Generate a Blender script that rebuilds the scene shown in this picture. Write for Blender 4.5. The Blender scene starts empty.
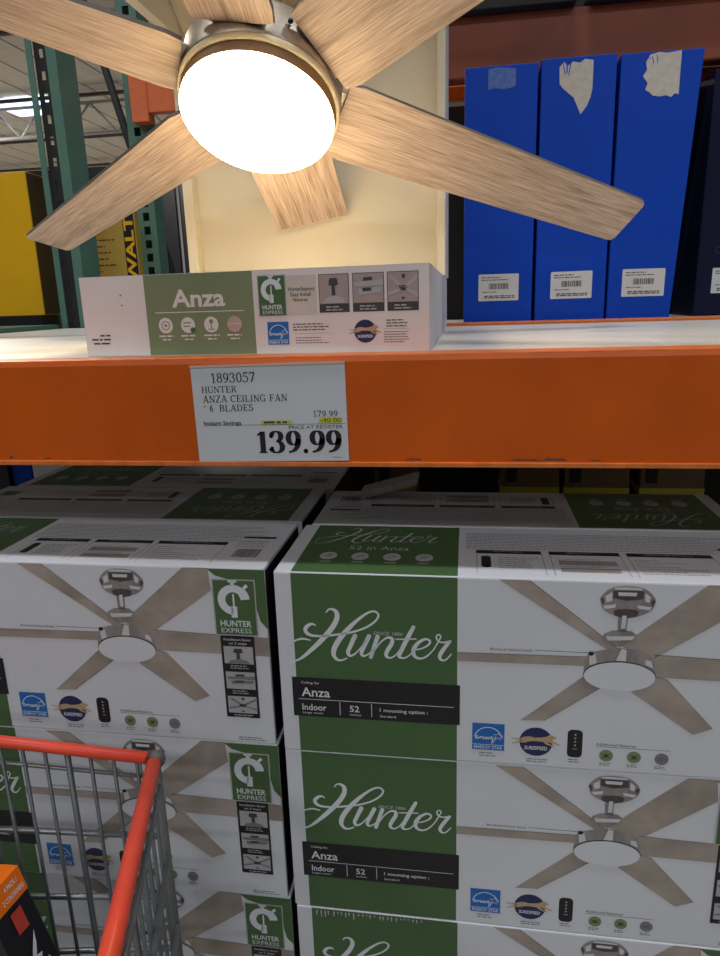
import bpy, bmesh, math, random
from mathutils import Vector, Matrix
random.seed(7)
S = bpy.context.scene
COL = S.collection

# ------------------------------------------------------------------ camera
cam_d = bpy.data.cameras.new('camera')
cam_d.sensor_fit = 'HORIZONTAL'; cam_d.sensor_width = 36.0; cam_d.lens = 36.0 * 690.3 / 720.0
cam_d.clip_start = 0.02; cam_d.clip_end = 300
cam = bpy.data.objects.new('camera', cam_d); COL.objects.link(cam)
cr = Vector((0.98834716, 0.14911192, -0.03058635)); cu = Vector((-0.00782993, 0.2504767, 0.96809096)); cw = Vector((-0.15201507, 0.95657047, -0.24872547))
cam.matrix_world = Matrix(((cr.x, cu.x, -cw.x, 0.21713), (cr.y, cu.y, -cw.y, -0.71586), (cr.z, cu.z, -cw.z, 1.61267), (0, 0, 0, 1)))
S.camera = cam

# ------------------------------------------------------------------ light and exposure
w = bpy.data.worlds.new('store_air'); S.world = w; w.use_nodes = True
w.node_tree.nodes['Background'].inputs[0].default_value = (0.80, 0.88, 1.0, 1)
w.node_tree.nodes['Background'].inputs[1].default_value = 0.11
def area(name, loc, size, power, col, target):
    d = bpy.data.lights.new(name, 'AREA'); d.shape = 'RECTANGLE'; d.size, d.size_y = size; d.energy = power; d.color = col
    o = bpy.data.objects.new(name, d); COL.objects.link(o); o.location = loc
    o.rotation_euler = (Vector(target) - Vector(loc)).to_track_quat('-Z', 'Y').to_euler()
    return o
CEIL = 8.0
for (x, y) in ((-4.4, -0.5), (0.1, -0.5), (4.6, -0.5)):
    area('high_bay_light', (x, y, CEIL - 0.55), (1.4, 0.5), 105, (0.93, 0.96, 1.0), (x, y, 0))
for (x, y) in ((-4.5, -8.0), (1.0, -8.0), (6.5, -8.0), (-3.0, -14), (4.0, -14)):
    area('high_bay_light', (x, y, CEIL - 0.55), (1.6, 0.8), 150, (0.93, 0.96, 1.0), (x, y, 0))
for (x, y) in ((-9, 10), (-16, 18), (-12, 26), (-24, 26)):
    area('high_bay_light', (x, y, CEIL - 0.6), (2.0, 1.0), 1250, (1.0, 0.96, 0.88), (x, y, 0))
LAMP_STRENGTH = 33.0
S.view_settings.view_transform = 'Standard'; S.view_settings.look = 'None'; S.view_settings.gamma = 1.0
S.view_settings.use_curve_mapping = False; S.view_settings.exposure = 0.0

# ------------------------------------------------------------------ materials
def lin(c):
    c /= 255.0
    return c / 12.92 if c <= 0.04045 else ((c + 0.055) / 1.055) ** 2.4
def L3(c): return (lin(c[0]), lin(c[1]), lin(c[2]), 1)
def M(name, col, rough=0.5, metal=0.0, var=0.06, scale=30.0, bump=0.0, spec=0.5, stretch=None):
    m = bpy.data.materials.new(name); m.use_nodes = True; nt = m.node_tree; b = nt.nodes['Principled BSDF']
    b.inputs['Roughness'].default_value = rough; b.inputs['Metallic'].default_value = metal
    b.inputs['Specular IOR Level'].default_value = spec
    tc = nt.nodes.new('ShaderNodeTexCoord'); mp = nt.nodes.new('ShaderNodeMapping'); nz = nt.nodes.new('ShaderNodeTexNoise')
    mp.inputs['Scale'].default_value = stretch or (1, 1, 1)
    nt.links.new(tc.outputs['Object'], mp.inputs[0]); nt.links.new(mp.outputs[0], nz.inputs[0])
    nz.inputs['Scale'].default_value = scale; nz.inputs['Detail'].default_value = 4
    rp = nt.nodes.new('ShaderNodeValToRGB'); c = L3(col)
    rp.color_ramp.elements[0].position = 0.3; rp.color_ramp.elements[1].position = 0.7
    rp.color_ramp.elements[0].color = (c[0] * (1 - var), c[1] * (1 - var), c[2] * (1 - var), 1)
    rp.color_ramp.elements[1].color = (min(1, c[0] * (1 + var)), min(1, c[1] * (1 + var)), min(1, c[2] * (1 + var)), 1)
    nt.links.new(nz.outputs[0], rp.inputs[0]); nt.links.new(rp.outputs[0], b.inputs['Base Color'])
    if bump:
        bp = nt.nodes.new('ShaderNodeBump'); bp.inputs['Strength'].default_value = bump; bp.inputs['Distance'].default_value = 0.002
        nt.links.new(nz.outputs[0], bp.inputs['Height']); nt.links.new(bp.outputs[0], b.inputs['Normal'])
    return m
def emit(name, col, strength):
    m = bpy.data.materials.new(name); m.use_nodes = True; b = m.node_tree.nodes['Principled BSDF']
    b.inputs['Base Color'].default_value = (0.8, 0.8, 0.8, 1); b.inputs['Emission Color'].default_value = L3(col); b.inputs['Emission Strength'].default_value = strength
    return m
def wood(name, light, dark, sc=1.0):
    m = bpy.data.materials.new(name); m.use_nodes = True; nt = m.node_tree; b = nt.nodes['Principled BSDF']
    b.inputs['Roughness'].default_value = 0.55
    tc = nt.nodes.new('ShaderNodeTexCoord')
    oi = nt.nodes.new('ShaderNodeObjectInfo')
    mp = nt.nodes.new('ShaderNodeMapping'); mp.inputs['Scale'].default_value = (2.2 * sc, 34 * sc, 10)
    cmb = nt.nodes.new('ShaderNodeCombineXYZ'); mu = nt.nodes.new('ShaderNodeMath'); mu.operation = 'MULTIPLY'; mu.inputs[1].default_value = 31.0
    nt.links.new(oi.outputs['Random'], mu.inputs[0]); nt.links.new(mu.outputs[0], cmb.inputs[0]); nt.links.new(mu.outputs[0], cmb.inputs[1])
    nt.links.new(cmb.outputs[0], mp.inputs['Location'])
    nt.links.new(tc.outputs['Object'], mp.inputs[0])
    n1 = nt.nodes.new('ShaderNodeTexNoise'); n1.inputs['Scale'].default_value = 1.6; n1.inputs['Detail'].default_value = 6; n1.inputs['Distortion'].default_value = 1.1
    nt.links.new(mp.outputs[0], n1.inputs[0])
    m2 = nt.nodes.new('ShaderNodeMapping'); m2.inputs['Scale'].default_value = (20 * sc, 560 * sc, 30); nt.links.new(tc.outputs['Object'], m2.inputs[0])
    n2 = nt.nodes.new('ShaderNodeTexNoise'); n2.inputs['Scale'].default_value = 1.0; n2.inputs['Detail'].default_value = 3
    nt.links.new(m2.outputs[0], n2.inputs[0])
    ad = nt.nodes.new('ShaderNodeMath'); ad.operation = 'MULTIPLY_ADD'; ad.inputs[1].default_value = 0.42
    nt.links.new(n1.outputs[0], ad.inputs[0])
    hf = nt.nodes.new('ShaderNodeMath'); hf.operation = 'MULTIPLY'; hf.inputs[1].default_value = 0.58; nt.links.new(n2.outputs[0], hf.inputs[0]); nt.links.new(hf.outputs[0], ad.inputs[2])
    rp = nt.nodes.new('ShaderNodeValToRGB'); rp.color_ramp.elements[0].position = 0.34; rp.color_ramp.elements[1].position = 0.62
    rp.color_ramp.elements[0].color = L3(dark); rp.color_ramp.elements[1].color = L3(light)
    nt.links.new(ad.outputs[0], rp.inputs[0]); nt.links.new(rp.outputs[0], b.inputs['Base Color'])
    return m

m_floor = M('polished_concrete', (128, 126, 122), 0.35, var=0.12, scale=2)
m_ceil = M('metal_roof_deck', (216, 206, 192), 0.7, var=0.05, scale=3)
m_joist = M('painted_joist', (88, 78, 70), 0.6)
m_joist_l = M('white_truss_paint', (205, 205, 205), 0.5)
m_wall = M('grey_store_wall', (118, 118, 120), 0.8)
m_cooler = M('dark_cooler_panel', (24, 27, 34), 0.3)
m_sky = emit('skylight_daylight', (205, 225, 255), 2.2)
m_bulb = emit('far_lamp_glow', (255, 246, 225), 10.0)
m_orange = M('orange_rack_paint', (214, 92, 0), 0.38, var=0.10, scale=9, spec=0.4)
m_orange_top = M('lightened_orange_lip', (226, 120, 48), 0.4, var=0.15, scale=60)  # lightened orange: puts the lamp's highlight into the upper lip's colour
m_scuff = M('bare_scuffed_steel', (92, 78, 66), 0.6, var=0.4, scale=200)
m_orange_far = M('orange_rack_paint_faded', (222, 112, 66), 0.5)
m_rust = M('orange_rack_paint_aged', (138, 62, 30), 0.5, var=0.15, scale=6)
m_green = M('green_rack_paint', (84, 122, 108), 0.5, var=0.10, scale=12)
m_web = M('dark_upright_steel', (34, 32, 32), 0.7)
m_deck = M('laminate_shelf_deck', (230, 226, 218), 0.35, var=0.06, scale=6, stretch=(1, 8, 1))
m_cream = M('cream_display_board', (232, 222, 198), 0.55, var=0.02, scale=4)
m_sidegrey = M('pale_display_side', (206, 208, 214), 0.5, var=0.02)
m_dispwhite = M('display_card_white', (236, 226, 222), 0.45, var=0.02)
m_oak = wood('washed_oak_blade', (218, 194, 172), (150, 124, 102))
m_edge = M('blade_edge_laminate', (112, 104, 98), 0.5, var=0.1, scale=50)
m_edge_l = M('blade_cut_edge_pale', (222, 206, 180), 0.5, var=0.05)
m_nickel = M('brushed_nickel', (192, 180, 164), 0.42, 1.0, 0.06, 300)
m_brass = M('warm_nickel_trim', (250, 230, 184), 0.4, 0.0, 0.03)
m_skirt = M('lamp_skirt_shade', (150, 112, 74), 0.5)  # brown carries the shade on the unlit side of the lamp drum
m_black = M('black_plastic', (24, 24, 26), 0.5)
m_screw = M('dark_screw', (40, 40, 42), 0.4, 0.8)
# lamp diffuser: the fan's own light
m_lamp = emit('lit_lamp_diffuser', (255, 224, 172), LAMP_STRENGTH)

m_card = M('white_carton_board', (222, 223, 228), 0.42, var=0.03, scale=5, bump=0.05)
m_cardside = M('carton_side_board', (176, 168, 152), 0.7, var=0.08, scale=40)
m_inkgreen = M('ink_green', (76, 106, 64), 0.42, var=0.05, scale=8)
m_inkgreen2 = M('ink_olive', (132, 142, 106), 0.45, var=0.03, scale=8)
m_inkblack = M('ink_black', (34, 31, 33), 0.38, var=0.08, scale=20)
m_inkwhite = M('ink_white', (226, 228, 232), 0.45, var=0.02)
m_inkgrey = M('ink_grey', (128, 126, 128), 0.5)
m_inklight = M('ink_light_grey', (182, 180, 182), 0.5)
m_inkdark = M('ink_dark_grey', (70, 66, 66), 0.5)
m_darkend = M('dark_end_panel', (30, 29, 26), 0.6)  # near-black rectangle covering most of each carton end
m_inkblue = M('ink_blue', (32, 110, 190), 0.42)
m_inknavy = M('ink_navy', (44, 46, 92), 0.42, var=0.15, scale=120)
m_inktan = M('ink_tan', (196, 166, 128), 0.45, var=0.12, scale=160)
m_inkwood = wood('ink_wood_print', (180, 166, 154), (150, 136, 126), 1.4)
m_inknickel = M('ink_nickel_print', (150, 142, 140), 0.42, var=0.3, scale=60, stretch=(1, 1, 0.3))
m_inknickel_d = M('ink_nickel_shadow', (84, 74, 72), 0.42, var=0.25, scale=80)
m_inknickel_l = M('ink_nickel_light', (216, 214, 216), 0.42, var=0.05, scale=80)
m_inkpink = M('ink_pale_rose', (204, 172, 162), 0.45)
m_inktaupe = M('ink_taupe', (172, 158, 152), 0.45)
m_inkmauve = M('ink_mauve', (176, 158, 152), 0.45)
m_inkbeige = M('ink_beige_panel', (214, 204, 190), 0.45)
m_yellowmark = M('highlighter_yellow', (206, 206, 50), 0.6)
m_signcard = M('price_card', (214, 217, 222), 0.35, var=0.02, scale=6)
m_sleeve = M('sleeve_edge', (220, 190, 170), 0.2)
m_red = M('red_cart_plastic', (238, 82, 58), 0.38, var=0.14, scale=16)
m_wire = M('galvanised_wire', (150, 154, 156), 0.38, 0.75, 0.12, 60)
m_wired = M('grey_corner_cap', (96, 98, 94), 0.5)
m_rubber = M('caster_rubber', (52, 52, 54), 0.7)
m_ypack = M('yellow_carton', (232, 176, 12), 0.35, var=0.05, scale=6)
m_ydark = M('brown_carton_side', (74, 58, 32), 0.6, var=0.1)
m_ypale = M('dull_yellow_carton', (176, 146, 64), 0.5, var=0.06)
m_bluebox = M('blue_carton', (1, 64, 178), 0.5, var=0.05, scale=5, spec=0.2)
m_bluefold = M('blue_carton_crease', (14, 50, 132), 0.5)
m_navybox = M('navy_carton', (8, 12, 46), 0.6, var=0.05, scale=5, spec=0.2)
m_torn = M('torn_paper', (198, 190, 180), 0.8, var=0.10, scale=90)
m_tape = M('scuffed_blue_film', (74, 106, 176), 0.35, var=0.25, scale=120)
m_sticker = M('barcode_sticker', (206, 206, 204), 0.5, var=0.03)
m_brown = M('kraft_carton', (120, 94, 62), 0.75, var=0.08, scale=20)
m_dkbrown = M('dark_brown_board', (34, 30, 28), 0.8, var=0.1, scale=10)
m_pallet = wood('pallet_timber', (150, 122, 88), (96, 74, 52))
m_yband = M('yellow_band', (196, 176, 30), 0.5)
m_orbox = M('orange_pack_board', (240, 116, 10), 0.4, var=0.04)
m_bkbox = M('black_pack_board', (22, 20, 26), 0.4, var=0.1)
m_redpanel = M('red_pack_print', (190, 62, 50), 0.4, var=0.15, scale=70)

# ------------------------------------------------------------------ mesh helpers
def tag(o, label=None, cat=None, group=None, kind=None):
    if label: o['label'] = label
    if cat: o['category'] = cat
    if group: o['group'] = group
    if kind: o['kind'] = kind
    return o
def link(name, me, mat, parent=None):
    o = bpy.data.objects.new(name, me)
    if mat is not None:
        for m in (mat if isinstance(mat, (list, tuple)) else [mat]): me.materials.append(m)
    COL.objects.link(o)
    if parent is not None: o.parent = parent
    return o
def empty(name, loc=(0, 0, 0), rot=(0, 0, 0), parent=None):
    o = bpy.data.objects.new(name, None); o.empty_display_size = 0.05; COL.objects.link(o); o.location = loc; o.rotation_euler = rot
    if parent is not None: o.parent = parent
    return o
def from_bm(name, bm, mat, parent=None, smooth=False):
    me = bpy.data.meshes.new(name); bmesh.ops.recalc_face_normals(bm, faces=bm.faces[:]); bm.to_mesh(me); bm.free()
    if smooth:
        for p in me.polygons: p.use_smooth = True
    return link(name, me, mat, parent)
def bm_box(bm, a, b, bevel=0.0):
    n0 = set(bm.verts)
    r = bmesh.ops.create_cube(bm, size=1.0)
    vs = r['verts']
    for v in vs:
        v.co = Vector(((a[0] + b[0]) / 2 + v.co.x * (b[0] - a[0]), (a[1] + b[1]) / 2 + v.co.y * (b[1] - a[1]), (a[2] + b[2]) / 2 + v.co.z * (b[2] - a[2])))
    if bevel:
        es = list({e for v in vs for e in v.link_edges})
        bmesh.ops.bevel(bm, geom=es, offset=bevel, segments=2, affect='EDGES', profile=0.6)
    return vs
def box(name, a, b, mat, parent=None, bevel=0.0):
    bm = bmesh.new(); bm_box(bm, a, b, bevel); return from_bm(name, bm, mat, parent)
def bm_tube(bm, pts, rad, seg=8, caps=True):
    pts = [Vector(p) for p in pts]; rings = []
    rads = rad if isinstance(rad, (list, tuple)) else [rad] * len(pts)
    for i, p in enumerate(pts):
        d = (pts[min(i + 1, len(pts) - 1)] - pts[max(i - 1, 0)]).normalized()
        a = d.orthogonal().normalized() if i == 0 else (prev - d * prev.dot(d)).normalized()
        prev = a; b = d.cross(a)
        rings.append([bm.verts.new(p + (a * math.cos(t) + b * math.sin(t)) * rads[i]) for t in [2 * math.pi * k / seg for k in range(seg)]])
    for r0, r1 in zip(rings, rings[1:]):
        for k in range(seg): bm.faces.new((r0[k], r0[(k + 1) % seg], r1[(k + 1) % seg], r1[k]))
    if caps: bm.faces.new(rings[0]); bm.faces.new(rings[-1][::-1])
def tube(name, pts, rad, mat, parent=None, seg=8):
    bm = bmesh.new(); bm_tube(bm, pts, rad, seg); return from_bm(name, bm, mat, parent, True)
def lathe(name, prof, mat, parent=None, seg=48, smooth=True):
    """prof: (radius, z) along local Z"""
    bm = bmesh.new(); rings = []
    for r, z in prof:
        if r < 1e-6: rings.append([bm.verts.new((0, 0, z))])
        else: rings.append([bm.verts.new((r * math.cos(2 * math.pi * k / seg), r * math.sin(2 * math.pi * k / seg), z)) for k in range(seg)])
    for a, b in zip(rings, rings[1:]):
        for k in range(seg):
            if len(a) == 1 and len(b) == 1: continue
            if len(a) == 1: bm.faces.new((a[0], b[k], b[(k + 1) % seg]))
            elif len(b) == 1: bm.faces.new((a[k], a[(k + 1) % seg], b[0]))
            else: bm.faces.new((a[k], a[(k + 1) % seg], b[(k + 1) % seg], b[k]))
    return from_bm(name, bm, mat, parent, smooth)
def copy_tree(o, parent=None):
    c = o.copy(); COL.objects.link(c); c.parent = parent
    for ch in o.children: copy_tree(ch, c)
    return c

# ------------------------------------------------------------------ flat print (u to the right, v down, in metres on a face)
STEP = 0.00022
def FRONT(H): return lambda u, v, l: (u, -0.00015 - l * STEP, H - v)
def TOP(H): return lambda u, v, l: (u, v, H + 0.00015 + l * STEP)          # v = distance back from the front edge
def ink(name, polys, mat, parent, mp, layer=0):
    vs = []; fs = []
    for p in polys:
        k = len(vs); vs += [mp(x, y, layer) for x, y in p]; fs.append(tuple(range(k, k + len(p))))
    me = bpy.data.meshes.new(name); me.from_pydata(vs, [], fs); me.update()
    return link(name, me, mat, parent)
def rect(x0, y0, x1, y1): return [(x0, y0), (x1, y0), (x1, y1), (x0, y1)]
def rrect(x0, y0, x1, y1, r, n=4):
    p = []
    for cx, cy, a0 in ((x1 - r, y0 + r, -90), (x1 - r, y1 - r, 0), (x0 + r, y1 - r, 90), (x0 + r, y0 + r, 180)):
        for k in range(n + 1):
            a = math.radians(a0 + 90 * k / n); p.append((cx + r * math.cos(a), cy + r * math.sin(a)))
    return p
def ell(cx, cy, rx, ry=None, n=28, a0=0, a1=360):
    ry = rx if ry is None else ry
    full = abs(a1 - a0) >= 360
    return [(cx + rx * math.cos(math.radians(a0 + (a1 - a0) * k / n)), cy + ry * math.sin(math.radians(a0 + (a1 - a0) * k / n))) for k in range(n if full else n + 1)]
def smooth_path(p, n=6):
    out = []
    for i in range(len(p) - 1):
        p0, p1, p2, p3 = p[max(i - 1, 0)], p[i], p[i + 1], p[min(i + 2, len(p) - 1)]
        for k in range(n):
            t = k / n
            out.append(tuple(0.5 * (2 * b + (c - a) * t + (2 * a - 5 * b + 4 * c - d) * t * t + (3 * b - a - 3 * c + d) * t ** 3) for a, b, c, d in zip(p0, p1, p2, p3)))
    out.append(tuple(p[-1])); return out
def ribbon(p, ends=True):
    """p: list of (x, y, width) -> quads along the path plus round ends"""
    L = []; R = []
    for i, (x, y, wd) in enumerate(p):
        x0, y0 = p[max(i - 1, 0)][:2]; x1, y1 = p[min(i + 1, len(p) - 1)][:2]
        d = math.hypot(x1 - x0, y1 - y0) or 1e-9; nx, ny = -(y1 - y0) / d, (x1 - x0) / d
        L.append((x + nx * wd / 2, y + ny * wd / 2)); R.append((x - nx * wd / 2, y - ny * wd / 2))
    q = [[L[i], L[i + 1], R[i + 1], R[i]] for i in range(len(p) - 1)]
    for e in ((p[0], p[-1]) if ends else ()): q.append(ell(e[0], e[1], e[2] / 2, n=8))
    return q
def line(x0, y0, x1, y1, wd): 
    d = math.hypot(x1 - x0, y1 - y0); nx, ny = -(y1 - y0) / d * wd / 2, (x1 - x0) / d * wd / 2
    return [(x0 + nx, y0 + ny), (x1 + nx, y1 + ny), (x1 - nx, y1 - ny), (x0 - nx, y0 - ny)]

_tc = {}
def glyphs(s, fat=0.0):
    """2D faces of a string in the built-in sans font, cap height 1"""
    if (s, fat) in _tc: return _tc[(s, fat)]
    def raw(t):
        c = bpy.data.curves.new('t', 'FONT'); c.body = t; c.offset = fat; c.resolution_u = 2; c.fill_mode = 'FRONT'
        o = bpy.data.objects.new('t', c); COL.objects.link(o)
        dg = bpy.context.evaluated_depsgraph_get(); me = bpy.data.meshes.new_from_object(o.evaluated_get(dg))
        r = [[(me.vertices[i].co.x, me.vertices[i].co.y) for i in p.vertices] for p in me.polygons]
        bpy.data.objects.remove(o); bpy.data.curves.remove(c); bpy.data.meshes.remove(me); return r
    if 'cap' not in _tc:
        _tc['cap'] = max(y for f in raw('H') for x, y in f)
    k = 1 / _tc['cap']
    f = [[(x * k, y * k) for x, y in p] for p in raw(s)]
    x0 = min(x for p in f for x, y in p); wd = max(x for p in f for x, y in p) - x0
    _tc[(s, fat)] = ([[(x - x0, y) for x, y in p] for p in f], wd); return _tc[(s, fat)]
def words(s, x, y, cap, width=None, align='l', fat=0.0, gl=None, ang=0.0, shear=0.0):
    f, wd = gl or glyphs(s, fat); k = (width / wd) if width else cap; W = wd * k
    ox = {'l': 0, 'c': -W / 2, 'r': -W}[align]; ca, sa = math.cos(ang), math.sin(ang)
    out = []
    for p in f:
        q = []
        for a, b in p:
            a2, b2 = ox + a * k + shear * b * cap, b * cap
            q.append((x + a2 * ca - b2 * sa, y - (a2 * sa + b2 * ca)))
        out.append(q)
    return out
# --- a small serif face drawn with a broad nib (price card)
def serif(s, thick=0.15, thin=0.05):
    A = lambda cx, cy, rx, ry, a0, a1, n=14: [(cx + rx * math.cos(math.radians(a0 + (a1 - a0) * k / n)), cy + ry * math.sin(math.radians(a0 + (a1 - a0) * k / n))) for k in range(n + 1)]
    T, t = thick, thin
    def st(x, y0=0.0, y1=1.0): return [([(x, y0), (x, y1)], T)]
    def sf(x, y, h=0.13): yy = t / 2 if y == 0 else (1 - t / 2 if y == 1 else y); return [([(x - h, yy), (x + h, yy)], t)]
    def stem(x): return st(x) + sf(x, 0) + sf(x, 1)
    ht = T / 2
    G = {
        'H': (0.92, stem(.2) + stem(.72) + [([(.2, .52), (.72, .52)], t)]),
        'U': (0.9, st(.2, .3, 1) + sf(.2, 1) + sf(.72, 1) + [(A(.46, .3, .26, .29, 180, 360), None), ([(.72, .3), (.72, 1)], t)]),
        'N': (0.92, [([(.18, 0), (.18, 1)], t), ([(.74, 0), (.74, 1)], t), ([(.16, .98), (.74, .02)], T)] + sf(.18, 0) + sf(.14, 1, .1) + sf(.74, 1)),
        'T': (0.82, st(.41) + sf(.41, 0) + [([(.06, .97), (.76, .97)], t), ([(.06, .97), (.05, .76)], t), ([(.76, .97), (.77, .76)], t)]),
        'E': (0.8, stem(.2) + [([(.2, .97), (.68, .97)], t), ([(.2, .52), (.5, .52)], t), ([(.2, .03), (.7, .03)], t), ([(.68, .97), (.68, .78)], t), ([(.7, .03), (.73, .25)], t), ([(.5, .64), (.5, .4)], t)]),
        'F': (0.74, stem(.2) + [([(.2, .97), (.66, .97)], t), ([(.2, .52), (.5, .52)], t), ([(.66, .97), (.66, .76)], t), ([(.5, .64), (.5, .4)], t)]),
        'R': (0.88, stem(.2) + [(A(.42, .75, .22, .22, 90, -90), None), ([(.2, .97), (.42, .97)], t), ([(.2, .53), (.42, .53)], t), ([(.44, .52), (.74, .02)], T)] + sf(.76, 0, .08)),
        'A': (0.9, [([(.14, 0), (.44, 1)], t), ([(.44, 1), (.74, 0)], T), ([(.24, .34), (.62, .34)], t)] + sf(.14, 0, .11) + sf(.74, 0, .14)),
        'Z': (0.8, [([(.1, .97), (.68, .97)], t), ([(.66, .96), (.1, .04)], T), ([(.1, .03), (.7, .03)], t), ([(.1, .97), (.08, .76)], t), ([(.7, .03), (.73, .26)], t)]),
        'C': (0.84, [(A(.44, .5, .33, .48, 45, 315, 22), None), ([(.7, .98), (.7, .7)], t)]),
        'G': (0.9, [(A(.44, .5, .33, .48, 45, 320, 22), None), ([(.7, .98), (.7, .72)], t), ([(.7, .05), (.7, .42)], T)] + sf(.68, .42, .14)),
        'I': (0.42, stem(.2)),
        'L': (0.76, stem(.2) + [([(.2, .03), (.66, .03)], t), ([(.66, .03), (.69, .28)], t)]),
        'B': (0.82, stem(.2) + [(A(.42, .76, .2, .22, 90, -90), None), (A(.44, .27, .25, .25, 90, -90), None), ([(.2, .97), (.42, .97)], t), ([(.2, .53), (.44, .53)], t), ([(.2, .03), (.44, .03)], t)]),
        'D': (0.9, stem(.2) + [(A(.36, .5, .4, .47, 90, -90, 20), None), ([(.2, .97), (.36, .97)], t), ([(.2, .03), (.36, .03)], t)]),
        'S': (0.68, [(A(.34, .75, .2, .23, 40, 250, 16) + A(.34, .27, .23, .25, 80, -150, 18), None), ([(.52, .98), (.52, .74)], t), ([(.1, .02), (.1, .28)], t)]),
        '0': (0.68, [(A(.34, .5, .22, .48, 0, 360, 26), None)]),
        '1': (0.62, st(.34, 0, .99) + sf(.34, 0, .18) + [([(.12, .82), (.34, .97)], t * 1.3)]),
        '3': (0.68, [(A(.3, .76, .2, .22, 165, -90, 18), None), (A(.29, .28, .25, .26, 90, -165, 20), None), (A(.1, .78, .02, .02, 0, 360, 8), T * .7), (A(.1, .2, .02, .02, 0, 360, 8), T * .7)]),
        '4': (0.68, [([(.44, 0), (.44, 1)], T), ([(.44, .98), (.06, .3)], t), ([(.04, .28), (.62, .28)], t * 1.3)] + sf(.44, 0, .14)),
        '5': (0.68, [(A(.29, .33, .26, .31, 110, -160, 20), None), ([(.17, .97), (.55, .95)], t * 2.2), ([(.17, .97), (.14, .55)], t)]),
        '6': (0.68, [(A(.34, .32, .21, .3, 0, 360, 24), None), (smooth_path([(.13, .36), (.17, .66), (.32, .88), (.55, .98)], 5), None)]),
        '7': (0.68, [([(.08, .95), (.58, .95)], t * 2.2), ([(.57, .95), (.24, 0)], T), ([(.08, .95), (.06, .76)], t)]),
        '8': (0.68, [(A(.34, .76, .18, .21, 0, 360, 22), None), (A(.34, .28, .23, .26, 0, 360, 24), None)]),
        '9': (0.68, [(A(.34, .67, .21, .3, 0, 360, 24), None), (smooth_path([(.55, .64), (.51, .34), (.36, .12), (.12, .02)], 5), None)]),
        '.': (0.32, [(A(.16, .07, .02, .03, 0, 360, 8), T * .75)]),
        '-': (0.5, [([(.08, .38), (.4, .38)], t * 2)]),
        ' ': (0.42, []),
    }
    X = 0; out = []
    for ch in s:
        adv, strokes = G[ch]
        for pts, wd in strokes:
            p = []
            for i, (x, y) in enumerate(pts):
                x0, y0 = pts[max(i - 1, 0)]; x1, y1 = pts[min(i + 1, len(pts) - 1)]; d = math.hypot(x1 - x0, y1 - y0) or 1e-9
                ww = wd if wd is not None else t + (T - t) * (abs(y1 - y0) / d) ** 1.3
                p.append((x + X, y, ww))
            L = []; R = []
            for i, (x, y, ww) in enumerate(p):
                x0, y0 = p[max(i - 1, 0)][:2]; x1, y1 = p[min(i + 1, len(p) - 1)][:2]; d = math.hypot(x1 - x0, y1 - y0) or 1e-9
                nx, ny = -(y1 - y0) / d * ww / 2, (x1 - x0) / d * ww / 2
                L.append((x + nx, y + ny)); R.append((x - nx, y - ny))
            out += [[L[i], L[i + 1], R[i + 1], R[i]] for i in range(len(p) - 1)]
        X += adv
    return out, X

# ------------------------------------------------------------------ the building
box('floor', (-45, -25, -0.05), (25, 45, 0), m_floor)['kind'] = 'structure'
ceil = box('ceiling', (-45, -25, CEIL), (25, 45, CEIL + 0.1), m_ceil); ceil['kind'] = 'structure'
# joists under the roof deck, each a piece of the ceiling
jm = bpy.data.meshes.new('joist'); bm = bmesh.new(); bm_box(bm, (-45, -0.06, CEIL - 0.30), (25, 0.06, CEIL - 0.22)); bm.to_mesh(jm); bm.free(); jm.materials.append(m_joist)
for k in range(8):
    o = bpy.data.objects.new('joist', jm); COL.objects.link(o); o.location = (0, 6 + k * 4.8, 0); o.parent = ceil
rm = bpy.data.meshes.new('roof_rib'); bm = bmesh.new(); bm_box(bm, (-0.05, 4, CEIL - 0.03), (0.05, 45, CEIL - 0.001)); bm.to_mesh(rm); bm.free(); rm.materials.append(m_ceil)
for k in range(44):
    o = bpy.data.objects.new('roof_rib', rm); COL.objects.link(o); o.location = (-44 + k * 1.0, 0, 0); o.parent = ceil
# white bar truss
tr = empty('roof_truss', (0, 0, CEIL - 1.25)); tag(tr, 'white zigzag bar truss under the far store roof', 'truss')
tx0 = -40
tube('chord', [(tx0, 21, 0.95), (-8, 21, 0.95)], 0.05, m_joist_l, tr); tube('chord', [(tx0, 21, 0.1), (-8, 21, 0.1)], 0.05, m_joist_l, tr)
for k in range(40):
    x = tx0 + k * 0.8; tube('web_bar', [(x, 21, 0.1 if k % 2 else 0.95), (x + 0.8, 21, 0.95 if k % 2 else 0.1)], 0.035, m_joist_l, tr, 6)
for i, (x, y) in enumerate(((-13.6, 21.8), (-15, 33), (-25, 33))):
    k = box('window_%d' % (i + 1), (x - 1.0, y - 0.9, CEIL - 0.09), (x + 1.0, y + 0.9, CEIL - 0.04), m_sky); k['kind'] = 'structure'
box('wall_back', (-45, 44.5, 0), (25, 44.7, CEIL), m_wall)['kind'] = 'structure'
ck = empty('cooler_bank', (-9, 17.5, 0)); tag(ck, 'dark cooler wall with glass doors far down the store', 'cooler')
box('cabinet', (-5, 0, 0), (6, 1.5, 5.2), m_cooler, ck)
for k in range(8):
    d = box('door', (-4.8 + k * 1.33, -0.05, 0.3), (-3.6 + k * 1.33, -0.002, 4.7), m_cooler, ck)
    box('door_frame', (-4.86 + k * 1.33, -0.09, 0.25), (-4.80 + k * 1.33, -0.002, 4.8), m_wall, d)
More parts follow.
